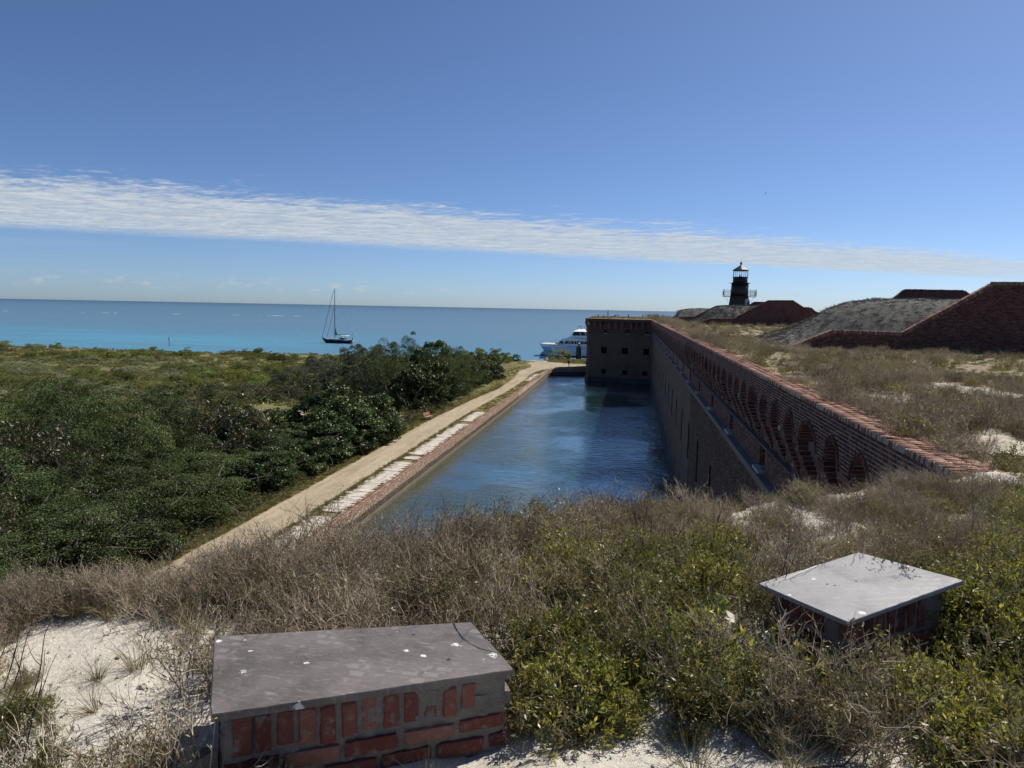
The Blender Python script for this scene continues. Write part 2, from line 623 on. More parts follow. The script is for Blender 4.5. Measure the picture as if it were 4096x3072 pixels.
M_sand = ground_mat('coral_sand', [(0.44, 0.405, 0.35), (0.68, 0.64, 0.56), (0.79, 0.755, 0.68)], 1.7, 22.0, 260.0, 0.9)
M_path = ground_mat('sandy_path_ground', [(0.27, 0.22, 0.16), (0.36, 0.30, 0.215), (0.43, 0.365, 0.27)], 0.35, 3.0, 14.0, 0.4)
M_path, nt, out = newmat('sandy_path')
p = poscO(nt)
f1 = noise(nt, scaled(nt, p, (1.6, 0.12, 1)), 1.0, 5, 0.6)
f2 = noise(nt, p, 2.6, 6, 0.7)
f3 = noise(nt, p, 0.35, 3)
fm = mth(nt, 'ADD', mth(nt, 'ADD', mth(nt, 'MULTIPLY', f1, 0.45), mth(nt, 'MULTIPLY', f2, 0.35)), mth(nt, 'MULTIPLY', f3, 0.2))
c = ramp(nt, fm, [(0.34, (0.20, 0.155, 0.10)), (0.46, (0.29, 0.24, 0.17)), (0.60, (0.37, 0.315, 0.235)), (0.70, (0.44, 0.385, 0.30))])
princ(nt, out, c, 0.95, 0.1, bumpn(nt, mth(nt, 'ADD', f2, f1), 1.0, 0.06))
M_sand_dull = ground_mat('grey_sand', [(0.26, 0.225, 0.175), (0.44, 0.40, 0.33), (0.58, 0.53, 0.45)], 2.2, 9.0, 60.0, 0.9)
M_land = ground_mat('island_turf', [(0.080, 0.085, 0.035), (0.13, 0.122, 0.052), (0.20, 0.17, 0.085)], 0.09, 0.8, 6.0, 0.5)
M_verge = ground_mat('dry_turf', [(0.10, 0.10, 0.04), (0.18, 0.15, 0.07), (0.30, 0.24, 0.14)], 0.6, 4.0, 20.0, 0.5)
M_litter = ground_mat('sand_with_leaf_litter', [(0.12, 0.095, 0.065), (0.22, 0.18, 0.13), (0.42, 0.37, 0.29)], 0.8, 6.0, 40.0, 0.8)
M_mound = ground_mat('grey_grass_mound', [(0.07, 0.070, 0.066), (0.10, 0.10, 0.095), (0.135, 0.132, 0.125)], 0.9, 5.0, 16.0, 1.0)
M_slab = ground_mat('pale_coral_stone', [(0.20, 0.175, 0.15), (0.46, 0.42, 0.37), (0.60, 0.56, 0.50)], 1.6, 9.0, 40.0, 0.6)
M_rock = ground_mat('coral_rock', [(0.22, 0.19, 0.16), (0.42, 0.38, 0.32), (0.55, 0.5, 0.43)], 3.0, 25.0, 90.0, 1.0)
M_slate = plain('slate_ledge', (0.085, 0.09, 0.10), 0.7, 0.3, 0.25, 3.0)
M_sill = plain('white_granite', (0.36, 0.36, 0.35), 0.7, 0.3, 0.12, 5.0)
M_opening_shade = plain('painted_opening_shade', (0.012, 0.012, 0.014), 0.95, 0.05)  # near-black colour stands in for the shade inside the window openings
M_iron = plain('black_painted_iron', (0.012, 0.013, 0.012), 0.5, 0.35, 0.15, 1.0)
M_ironlt = plain('grey_iron', (0.22, 0.23, 0.24), 0.5, 0.4)
M_white = plain('white_gelcoat', (0.80, 0.80, 0.80), 0.35, 0.5, 0.03, 1.5)
M_hullside = plain('white_hull_paint', (0.74, 0.76, 0.79), 0.4, 0.5, 0.03, 1.0)
M_bow_shade = plain('white_hull_painted_shade', (0.26, 0.42, 0.47), 0.4, 0.5, 0.05, 1.0)  # shaded bow of the white hull: shade and sea reflection put into the colour
M_navy = plain('navy_hull_paint', (0.012, 0.017, 0.032), 0.25, 0.5)
M_antifoul = plain('dark_bottom_paint', (0.02, 0.022, 0.03), 0.6, 0.3)
M_red = plain('dark_red_paint', (0.22, 0.02, 0.03), 0.5, 0.4)
M_winglass = plain('tinted_glass', (0.018, 0.025, 0.03), 0.08, 0.6)
M_wood = plain('orange_brown_timber', (0.33, 0.175, 0.11), 0.7, 0.25, 0.2, 8.0)
M_greywood = plain('dark_weathered_timber', (0.045, 0.042, 0.038), 0.85, 0.15, 0.25, 5.0)
M_metal = plain('galvanised_metal', (0.45, 0.46, 0.47), 0.4, 0.5)
M_alu = plain('grey_mast_alloy', (0.10, 0.12, 0.14), 0.4, 0.5)
M_sail = plain('tan_sail_cloth', (0.28, 0.22, 0.18), 0.8, 0.2)
M_canvas = plain('blue_canvas', (0.03, 0.07, 0.12), 0.8, 0.2)
M_foam = plain('white_foam', (0.8, 0.82, 0.82), 0.9, 0.1)
M_skin = plain('skin', (0.36, 0.21, 0.15), 0.6, 0.3)
M_hair = plain('dark_hair', (0.015, 0.012, 0.010), 0.7, 0.3)
M_shirtw = plain('pale_shirt', (0.42, 0.41, 0.40), 0.9, 0.1)
M_shirtd = plain('dark_green_shirt', (0.05, 0.055, 0.045), 0.9, 0.1)
M_trous = plain('dark_trousers', (0.025, 0.03, 0.045), 0.9, 0.1)
M_pack = plain('dark_backpack', (0.02, 0.022, 0.03), 0.8, 0.2)
M_post = plain('dark_post_paint', (0.03, 0.03, 0.035), 0.7, 0.3)
M_bird = plain('dark_feathers', (0.025, 0.024, 0.026), 0.8, 0.2)

# pane of the lantern room
M_pane, _nt, _o = newmat('clear_pane')
_t = nd(_nt, 'ShaderNodeBsdfTransparent')
_g = nd(_nt, 'ShaderNodeBsdfGlossy', Roughness=0.05)
_mx = nd(_nt, 'ShaderNodeMixShader')
_mx.inputs[0].default_value = 0.10
lk(_nt, _t.outputs[0], _mx.inputs[1])
lk(_nt, _g.outputs[0], _mx.inputs[2])
lk(_nt, _mx.outputs[0], _o.inputs[0])

# composite board lids: scuffs, bird droppings
def board_mat(name, a, b, lite, drop_col, rough):
    m, nt, out = newmat(name)
    p = objco(nt)
    n = noise(nt, scaled(nt, p, (1, 1, 6)), 3.0, 8, 0.72)
    c = ramp(nt, n, [(0.30, tuple(x * 0.75 for x in a)), (0.5, tuple((x + y) / 2 for x, y in zip(a, b))), (0.70, b)])
    sc = noise(nt, scaled(nt, p, (2.0, 9.0, 1)), 7.0, 7, 0.78, 1.2)
    c = mixc(nt, mth(nt, 'MULTIPLY', mapr(nt, sc, 0.52, 0.66), 0.55), c, lite)
    sc2 = noise(nt, scaled(nt, p, (9.0, 1.6, 1)), 9.0, 5, 0.8, 2.0)
    c = mixc(nt, mth(nt, 'MULTIPLY', mapr(nt, sc2, 0.62, 0.70), 0.5), c, lite)
    # ghost marks of old bricks that lay on the board
    bt = nd(nt, 'ShaderNodeTexBrick', Scale=1.0)
    bt.inputs['Mortar Size'].default_value = 0.012
    bt.inputs['Brick Width'].default_value = 0.085
    bt.inputs['Row Height'].default_value = 0.06
    lk(nt, p, bt.inputs['Vector'])
    gm = mth(nt, 'MULTIPLY', mth(nt, 'SUBTRACT', 1.0, bt.outputs['Fac']), mapr(nt, noise(nt, p, 4.2, 3), 0.56, 0.62))
    c = mixc(nt, mth(nt, 'MULTIPLY', gm, 0.30), c, lite)
    # bird droppings
    for sc_, thr_, rad_ in ((5.2, 0.55, 0.12), (11.0, 0.72, 0.14)):
        vo = nd(nt, 'ShaderNodeTexVoronoi', Scale=sc_)
        lk(nt, p, vo.inputs['Vector'])
        ds = mth(nt, 'ADD', vo.outputs['Distance'], mth(nt, 'MULTIPLY', mth(nt, 'SUBTRACT', noise(nt, p, 38.0, 5, 0.75), 0.5), 0.45))
        sv = nt.nodes.new('ShaderNodeSeparateColor')
        lk(nt, vo.outputs['Color'], sv.inputs[0])
        drop = mth(nt, 'MULTIPLY', mapr(nt, ds, rad_, rad_ * 0.6), mapr(nt, sv.outputs[0], thr_, thr_ + 0.02))
        c = mixc(nt, mth(nt, 'MULTIPLY', drop, 0.8), c, drop_col)
    princ(nt, out, c, rough, 0.5, bumpn(nt, mth(nt, 'ADD', noise(nt, p, 160.0, 3, 0.7), mth(nt, 'MULTIPLY', n, 2.0)), 0.35, 0.003))
    return m


M_board = board_mat('grey_brown_composite_board', (0.074, 0.061, 0.054), (0.165, 0.143, 0.132), (0.30, 0.28, 0.27), (0.75, 0.75, 0.72), 0.45)
M_board_skylit = board_mat('composite_board_painted_sheen', (0.20, 0.195, 0.195), (0.30, 0.29, 0.29), (0.38, 0.37, 0.37), (0.7, 0.7, 0.7), 0.5)  # same board made lighter: its sky reflection is put into the base colour


def leaf_mat(name, stops, trans=0.35, gloss=0.06, rough=0.45):
    m, nt, out = newmat(name)
    r = isl_random(nt)
    c = ramp(nt, r, stops)
    oi = nt.nodes.new('ShaderNodeObjectInfo')
    hs = nd(nt, 'ShaderNodeHueSaturation')
    lk(nt, c, hs.inputs['Color'])
    lk(nt, mth(nt, 'ADD', 0.60, mth(nt, 'MULTIPLY', oi.outputs['Random'], 0.8)), hs.inputs['Value'])
    lk(nt, mth(nt, 'ADD', 0.475, mth(nt, 'MULTIPLY', mth(nt, 'FRACT', mth(nt, 'MULTIPLY', oi.outputs['Random'], 7.3)), 0.045)), hs.inputs['Hue'])
    d = nt.nodes.new('ShaderNodeBsdfDiffuse')
    t = nt.nodes.new('ShaderNodeBsdfTranslucent')
    g = nd(nt, 'ShaderNodeBsdfGlossy', Roughness=rough)
    lk(nt, hs.outputs[0], d.inputs[0])
    tcol = mixc(nt, 1.0, hs.outputs[0], (1.5, 1.55, 0.7), 'MULTIPLY')
    lk(nt, tcol, t.inputs[0])
    m1 = nd(nt, 'ShaderNodeMixShader')
    m1.inputs[0].default_value = trans
    lk(nt, d.outputs[0], m1.inputs[1])
    lk(nt, t.outputs[0], m1.inputs[2])
    m2 = nd(nt, 'ShaderNodeMixShader')
    m2.inputs[0].default_value = gloss
    lk(nt, m1.outputs[0], m2.inputs[1])
    lk(nt, g.outputs[0], m2.inputs[2])
    lk(nt, m2.outputs[0], out.inputs[0])
    return m


M_leaf_btn = leaf_mat('buttonwood_leaf', [(0, (0.018, 0.032, 0.010)), (0.5, (0.042, 0.066, 0.020)), (0.9, (0.078, 0.105, 0.034)), (1, (0.15, 0.17, 0.07))], 0.2, 0.02, 0.5)
M_leaf_grape = leaf_mat('sea_grape_leaf', [(0, (0.018, 0.034, 0.012)), (0.5, (0.040, 0.068, 0.020)), (0.9, (0.072, 0.10, 0.030)), (1, (0.17, 0.18, 0.06))], 0.16, 0.035, 0.42)
M_leaf_grey = leaf_mat('grey_green_leaf', [(0, (0.040, 0.050, 0.040)), (0.5, (0.075, 0.085, 0.068)), (1, (0.13, 0.14, 0.115))], 0.2, 0.03, 0.5)
M_leaf_cedar = leaf_mat('bay_cedar_leaf', [(0, (0.055, 0.075, 0.018)), (0.5, (0.105, 0.125, 0.034)), (1, (0.17, 0.18, 0.06))], 0.36, 0.03)
M_leaf_lav = leaf_mat('sea_lavender_leaf', [(0, (0.14, 0.16, 0.11)), (0.5, (0.20, 0.215, 0.15)), (1, (0.28, 0.28, 0.20))], 0.3, 0.03)
M_leaf_olive = leaf_mat('olive_leaf', [(0, (0.07, 0.068, 0.028)), (0.5, (0.13, 0.118, 0.052)), (1, (0.23, 0.195, 0.10))], 0.32, 0.04)
M_leaf_green = leaf_mat('fresh_green_leaf', [(0, (0.06, 0.072, 0.020)), (0.5, (0.135, 0.145, 0.040)), (0.85, (0.23, 0.215, 0.065)), (1, (0.38, 0.33, 0.14))], 0.45, 0.05)
M_leaf_dry = leaf_mat('dry_leaf', [(0, (0.11, 0.09, 0.055)), (0.5, (0.21, 0.175, 0.105)), (1, (0.42, 0.36, 0.24))], 0.35, 0.05)
M_grass = leaf_mat('straw_grass', [(0, (0.09, 0.078, 0.045)), (0.5, (0.17, 0.145, 0.085)), (1, (0.32, 0.27, 0.17))], 0.30, 0.03)
M_leaf_grey_grass = leaf_mat('grey_mound_grass', [(0, (0.06, 0.06, 0.056)), (0.5, (0.10, 0.10, 0.093)), (1, (0.17, 0.165, 0.155))], 0.06, 0.02)
M_leaf_dull = leaf_mat('dull_brown_green_leaf', [(0, (0.045, 0.045, 0.022)), (0.5, (0.075, 0.072, 0.038)), (1, (0.12, 0.11, 0.065))], 0.25, 0.04)
M_leaf_yellow = leaf_mat('yellow_green_strap_leaf', [(0, (0.12, 0.15, 0.03)), (0.5, (0.25, 0.25, 0.06)), (1, (0.42, 0.38, 0.12))], 0.35, 0.06)
M_grass_gr = leaf_mat('green_grass', [(0, (0.06, 0.07, 0.02)), (0.5, (0.12, 0.125, 0.036)), (1, (0.22, 0.20, 0.08))], 0.35, 0.03)


def twig_mat(name, a, b):
    m, nt, out = newmat(name)
    oi = nt.nodes.new('ShaderNodeObjectInfo')
    g = nt.nodes.new('ShaderNodeNewGeometry')
    f = mth(nt, 'ADD', mth(nt, 'MULTIPLY', oi.outputs['Random'], 0.65), mth(nt, 'MULTIPLY', g.outputs['Random Per Island'], 0.35))
    c = mixc(nt, f, a, b)
    princ(nt, out, c, 0.75, 0.25)
    return m


M_twig = twig_mat('grey_brown_twig', (0.10, 0.075, 0.055), (0.48, 0.40, 0.30))
M_twig_dk = twig_mat('dark_twig', (0.030, 0.024, 0.020), (0.075, 0.058, 0.045))
M_bark = twig_mat('grey_bark', (0.10, 0.088, 0.075), (0.17, 0.15, 0.13))

# sea
M_sea, nt, out = newmat('sea_water')
p = poscO(nt)
s = nt.nodes.new('ShaderNodeSeparateXYZ')
lk(nt, p, s.inputs[0])
yl = mth(nt, 'LOGARITHM', mth(nt, 'MAXIMUM', s.outputs[1], 10.0), 10.0)
yn = mth(nt, 'ADD', yl, mth(nt, 'MULTIPLY', mth(nt, 'SUBTRACT', noise(nt, scaled(nt, p, (0.004, 0.012, 1)), 1.0, 4), 0.5), 0.22))
c = ramp(nt, mapr(nt, yn, 2.2, 4.4, 0.0, 1.0, False), [(0.0, (0.066, 0.190, 0.275)), (0.10, (0.066, 0.172, 0.265)), (0.25, (0.072, 0.155, 0.245)), (0.5, (0.050, 0.125, 0.210)), (0.68, (0.022, 0.090, 0.155)), (0.8, (0.016, 0.072, 0.135)), (1.0, (0.014, 0.065, 0.125))])
turq = mth(nt, 'MULTIPLY', mapr(nt, s.outputs[0], -60.0, -190.0), mapr(nt, s.outputs[1], 420.0, 210.0))
c = mixc(nt, mth(nt, 'MULTIPLY', turq, mapr(nt, noise(nt, scaled(nt, p, (0.006, 0.02, 1)), 1.0, 3), 0.3, 0.6)), c, (0.062, 0.240, 0.36))
d = nt.nodes.new('ShaderNodeBsdfDiffuse')
lk(nt, c, d.inputs[0])
w1 = noise(nt, scaled(nt, p, (0.35, 1.0, 1)), 0.55, 6, 0.62)
w2 = noise(nt, scaled(nt, p, (0.5, 1.0, 1)), 0.09, 4, 0.6)
hb = mth(nt, 'ADD', w1, mth(nt, 'MULTIPLY', w2, 2.0))
bn = bumpn(nt, hb, 0.9, 0.55)
lk(nt, bn, d.inputs['Normal'])
g = nd(nt, 'ShaderNodeBsdfGlossy', Roughness=0.28)
lk(nt, bn, g.inputs['Normal'])
fr = nd(nt, 'ShaderNodeFresnel', IOR=1.33)
lk(nt, bn, fr.inputs['Normal'])
mx = nd(nt, 'ShaderNodeMixShader')
lk(nt, mth(nt, 'MINIMUM', mth(nt, 'MULTIPLY', fr.outputs[0], 0.5), 0.30), mx.inputs[0])
lk(nt, d.outputs[0], mx.inputs[1])
lk(nt, g.outputs[0], mx.inputs[2])
lk(nt, mx.outputs[0], out.inputs[0])

# moat
M_moat, nt, out = newmat('moat_water')
p = poscO(nt)
s = nt.nodes.new('ShaderNodeSeparateXYZ')
lk(nt, p, s.inputs[0])
xf = mth(nt, 'ADD', s.outputs[0], mth(nt, 'MULTIPLY', mth(nt, 'SUBTRACT', noise(nt, p, 0.12, 4), 0.5), 5.0))
c = ramp(nt, mapr(nt, xf, -18.5, 4.5, 0.0, 1.0, False), [(0.0, (0.042, 0.046, 0.022)), (0.12, (0.028, 0.052, 0.040)), (0.35, (0.022, 0.056, 0.048)), (0.6, (0.013, 0.040, 0.042)), (1.0, (0.006, 0.026, 0.046))])
c = mixc(nt, mth(nt, 'MULTIPLY', mapr(nt, noise(nt, p, 0.25, 5, 0.65), 0.5, 0.75), 0.5), c, (0.012, 0.034, 0.036))
d = nt.nodes.new('ShaderNodeBsdfDiffuse')
lk(nt, c, d.inputs[0])
rip = nt.nodes.new('ShaderNodeMapping')
rip.inputs['Rotation'].default_value = (0, 0, R(28))
rip.inputs['Scale'].default_value = (0.55, 1.35, 1)
lk(nt, p, rip.inputs['Vector'])
w1 = noise(nt, rip.outputs[0], 1.25, 4, 0.5, 0.8)
w2 = noise(nt, rip.outputs[0], 5.0, 3, 0.5, 0.4)
calm = mapr(nt, noise(nt, p, 0.07, 3), 0.38, 0.6, 0.25, 1.0)
hb = mth(nt, 'MULTIPLY', mth(nt, 'ADD', w1, mth(nt, 'MULTIPLY', w2, 0.35)), calm)
bn = bumpn(nt, hb, 0.75, 0.22)
g = nd(nt, 'ShaderNodeBsdfGlossy', Roughness=0.06)
g.inputs['Color'].default_value = (0.82, 0.93, 0.94, 1.0)
lk(nt, bn, g.inputs['Normal'])
fr = nd(nt, 'ShaderNodeFresnel', IOR=1.33)
lk(nt, bn, fr.inputs['Normal'])
mx = nd(nt, 'ShaderNodeMixShader')
lk(nt, mth(nt, 'ADD', 0.24, mth(nt, 'MULTIPLY', fr.outputs[0], 1.1), True), mx.inputs[0])
lk(nt, d.outputs[0], mx.inputs[1])
lk(nt, g.outputs[0], mx.inputs[2])
lk(nt, mx.outputs[0], out.inputs[0])


# ------------------------------------------------------------------ the setting: sea, moat, island, path
def quad_obj(name, x0, x1, y0, y1, z, mat):
    return link(name, mesh_from(name, [(x0, y0, z), (x1, y0, z), (x1, y1, z), (x0, y1, z)], [(0, 1, 2, 3)], mat))


tag(quad_obj('sea', -40000, 40000, -3000, 60000, -0.03, M_sea), kind='structure')
tag(quad_obj('moat_water', -21, 8, -30, 182, 0.0, M_moat), kind='structure')

SHORE = [(-600, 186), (-260, 188), (-191, 189), (-128, 189), (-98, 196), (-60, 201), (-35, 204), (-28, 196), (-23.5, 199), (-16, 205), (-8, 209), (10, 214), (60, 225)]
INNER = [(-60, -18.75), (120, -18.75), (150, -18.95), (160, -19.1), (163.5, -18.5), (166.3, -16.9), (170.6, -10.3), (178, 4), (200, 40), (230, 60)]


def shore_y(x):
    return np.interp(x, [a for a, b in SHORE], [b for a, b in SHORE])


def land_z(x, y):
    x, y = np.asarray(x, float), np.asarray(y, float)
    d = shore_y(x) + fbm(x * 0.12, y * 0 + 3.0, 5) * 2.0 - y
    z = 1.38 + fbm(x * 0.05, y * 0.05, 2) * 0.35 * np.clip((-26 - x) / 8, 0, 1)
    return np.where(d < 7, np.interp(d, [-6, -1, 2, 7], [-1.2, -0.3, 0.75, 1.0]) + (z - 1.0) * np.clip(d / 7, 0, 1), z)


rows = np.concatenate([np.arange(-60, 150, 3.0), np.arange(150, 222, 0.9)])
tt = np.linspace(0, 1, 150) ** 0.55
Y = np.repeat(rows[:, None], len(tt), 1)
xr = np.interp(rows, [a for a, b in INNER], [b for a, b in INNER])
X = -420 + (xr[:, None] + 420) * tt[None]
tag(link('island_ground', grid_mesh('island_ground', X, Y, land_z(X, Y), M_land)), kind='structure')


def ribbon(name, left, right, mat, dz, n=220, wob=0.12):
    ys = np.linspace(left[0][0], left[-1][0], n)
    xl = np.interp(ys, [a for a, b in left], [b for a, b in left]) + fbm(ys * 0.5, ys * 0, 3) * wob + fbm(ys * 2.1, ys * 0, 4) * wob * 0.6
    xr_ = np.interp(ys, [a for a, b in right], [b for a, b in right]) + fbm(ys * 0.5, ys * 0 + 9, 5) * wob + fbm(ys * 2.3, ys * 0, 6) * wob * 0.6
    t = np.linspace(0, 1, 9)
    X = xl[:, None] + (xr_ - xl)[:, None] * t[None]
    Yy = np.repeat(ys[:, None], 9, 1)
    Z = land_z(X, Yy) + dz + 0.015 * np.sin(t * math.pi)[None]
    return link(name, grid_mesh(name, X, Yy, Z, mat))


PATH_L = [(15, -24.1), (40, -24.1), (60, -24.2), (85, -24.4), (105, -23.7), (121, -22.6), (140, -23.1), (158, -24.7), (169, -23.6), (176, -24.6), (182, -26.5), (191, -24.0), (195, -22)]
PATH_R = [(15, -21.25), (40, -21.15), (60, -21.15), (90, -21.25), (105, -21.0), (121, -20.5), (140, -20.6), (149, -21.2), (158, -20.9), (163, -20.0), (168.5, -18.2), (172, -17.0), (178, -16.2), (185, -17.5), (195, -21.9)]
tag(ribbon('verge_ground', [(a, b - 1.6) for a, b in PATH_L[:9]], [(a, -18.9 if a < 158 else b + 0.6) for a, b in PATH_R[:9]], M_verge, 0.012, 200, 0.3), kind='structure')
tag(ribbon('sandy_path', PATH_L, PATH_R, M_path, 0.045, 300), kind='structure')
# the path goes on to the right behind the far bastion
V, F = [], []
far_l = [(-17.5, 172.6), (-14, 175.3), (-10.5, 178.0), (-4, 181.5), (6, 187)]
far_r = [(-18.5, 185.2), (-15, 183.6), (-10.8, 182.2), (-4, 185.8), (6, 192)]
for (a, b), (c, d) in zip(far_l, far_r):
    V += [(a, b, 1.43), (c, d, 1.43)]
F = [(2 * i, 2 * i + 1, 2 * i + 3, 2 * i + 2) for i in range(4)]
tag(link('sandy_path', mesh_from('sandy_path', V, F, M_path)), kind='structure')

# ------------------------------------------------------------------ counterscarp wall along the moat
cw = thing('moat_wall', 'long low weathered brick moat wall with pale stone slabs along its top', 'wall')
CW = [(-30, -18.45), (120, -18.45), (150, -18.7), (159, -18.85), (162, -18.75), (164.5, -18.0), (166.4, -16.6), (170.3, -10.0), (176, 0.5)]
cwy = np.concatenate([np.arange(-30, 150, 6.0), np.arange(150, 162, 2.0)])
line = [(float(np.interp(y, [a for a, b in CW], [b for a, b in CW])), float(y)) for y in cwy] + [(-18.75, 162), (-18.0, 164.5), (-16.6, 166.4), (-10.0, 170.3), (0.5, 176)]
nrm = []
for i in range(len(line)):
    a, b = line[max(i - 1, 0)], line[min(i + 1, len(line) - 1)]
    d = Vector((b[0] - a[0], b[1] - a[1])).normalized()
    nrm.append((d.y, -d.x))


def sweep(prof, closed=False):
    mb = MB()
    n = len(prof)
    V = [(x + nx * o, y + ny * o, z) for (x, y), (nx, ny) in zip(line, nrm) for (o, z) in prof]
    F = [(i * n + k, i * n + k + 1, (i + 1) * n + k + 1, (i + 1) * n + k) for i in range(len(line) - 1) for k in range(n - 1)]
    return mb.add(V, F)


sweep([(0.0, 0.74), (-0.03, 1.46), (-0.55, 1.46), (-0.55, 0.9)]).build('wall_face', M_btex_pale_y, cw)
sweep([(0.01, 0.25), (0.0, 0.74)]).build('tide_band', M_btex_wet_y, cw)
sweep([(0.16, -1.0), (0.16, 0.20), (0.12, 0.27), (-0.05, 0.30)]).build('footing', plain('algae_stained_masonry', (0.10, 0.085, 0.065), 0.9, 0.15, 0.5, 1.2), cw)
bk = Bricks()
bk.course_wall((-18.45, 0, 0.30), (0, 1, 0), (0, 0, 1), (1, 0, 0), 15, lambda v: [(26, 118)], proud=0.02, jit=0.008, headers=0.35)
lo, hi = Bricks(), Bricks()
for c_, s_, m_ in zip(bk.C, bk.S, bk.M):
    (lo if c_[2] < 0.74 + 0.12 * float(fbm(np.array([c_[1] * 0.4]), np.array([0.0]), 9)[0]) else hi).add(c_, s_, m_)
hi.make(cw, M_brick_pale, 160)
lo.make(cw, M_brick_wet, 70)
bk = Bricks()
y = 26.0
while y < 150:
    l = 0.11
    bk.add((-18.62 + (y > 120) * -0.15, y, 1.475 + rng.normal() * 0.006), (0.098, 0.34, 0.075), np.array([[0, 1, 0], [1, 0, 0], [0, 0, 1.]]).T)
    y += l
bk.make(cw, M_brick_top, 60)


def slab_mesh(seed):
    r = np.random.default_rng(seed)
    n = 12
    t = np.linspace(0, 2 * math.pi, n, endpoint=False)
    rad = 1 / np.maximum(np.abs(np.cos(t)), np.abs(np.sin(t))) * 0.5 * (0.95 + r.random(n) * 0.1)
    x, y = np.cos(t) * rad, np.sin(t) * rad
    V = [(a, b, 0.0) for a, b in zip(x, y)] + [(a * 1.0, b * 1.0, 0.085 + r.normal() * 0.006) for a, b in zip(x, y)] + [(a * 0.93, b * 0.93, 0.10 + r.normal() * 0.006) for a, b in zip(x, y)]
    F = [(i, (i + 1) % n, n + (i + 1) % n, n + i) for i in range(n)] + [(n + i, n + (i + 1) % n, 2 * n + (i + 1) % n, 2 * n + i) for i in range(n)] + [tuple(range(2 * n, 3 * n))]
    return mesh_from('coping_slab', V, F, M_slab)


SLABS = [slab_mesh(i) for i in range(5)]
y = 27.0
while y < 152:
    l = rng.uniform(0.5, 1.3)
    if y < 93 or 136 < y < 151:
        if not (rng.random() < 0.05):
            w = rng.uniform(1.5, 1.95) if y < 70 else rng.uniform(1.3, 1.75)
            if y > 136:
                w = rng.uniform(0.7, 1.2)
            o = link('coping_slab', SLABS[int(rng.integers(5))], cw)
            o.location = (-19.82 + rng.normal() * 0.07, y + l / 2, 1.385 + rng.normal() * 0.008)
            o.scale = (w, l * 1.0, 1.0)
            o.rotation_euler = (rng.normal() * 0.008, rng.normal() * 0.008, rng.normal() * 0.035)
    y += l

# ------------------------------------------------------------------ fort walls
Z3 = np.array([0, 0, 1.0])
PAR, STR, RED, BAK, PLI = 0.45, 0.30, 0.06, -0.06, 0.25
Z_TOP, Z_SPR, Z_LED, Z_SHF = 13.62, 12.58, 10.42, 11.30
_CORB = {}


def corbel_mesh(w):
    key = round(w, 2)
    if key in _CORB:
        return _CORB[key]
    r = np.random.default_rng(int(key * 100))
    mb = MB()
    mi = []
    n = 11
    h = (Z_SPR - Z_SHF) / n
    for i in range(n):
        o = BAK + (PAR - BAK) * min(1.0, (i + 1) / (n - 1))
        ww = w * (0.58 + 0.42 * min(1.0, (i + 1) / (n - 2)))
        if i == n - 1:
            ww = w * 1.03
            o = PAR + 0.012
        z = i * h
        mb.box(-ww / 2 + 0.014, ww / 2 - 0.014, -(o - 0.006), 0.15, z + 0.001, z + h - 0.001)
        mi += [1] * 6
        k = 2 if i % 2 else 3
        xs = np.linspace(-ww / 2, ww / 2, k + 1)
        for j in range(k):
            mb.box(xs[j] + 0.008, xs[j + 1] - 0.008, -o + r.normal() * 0.003, -min(o - 0.03, max(0.0, o - 0.22)), z + 0.009, z + h - 0.009)
            mi += [0] * 6
    _CORB[key] = mesh_from('corbel', mb.V, mb.F, [M_brick, M_mortar], False, mi)
    return _CORB[key]


def arch_z(u, uc, w, rise=0.49):
    return Z_SPR + rise * math.sqrt(max(0.0, 1 - ((u - uc) / (w / 2)) ** 2))


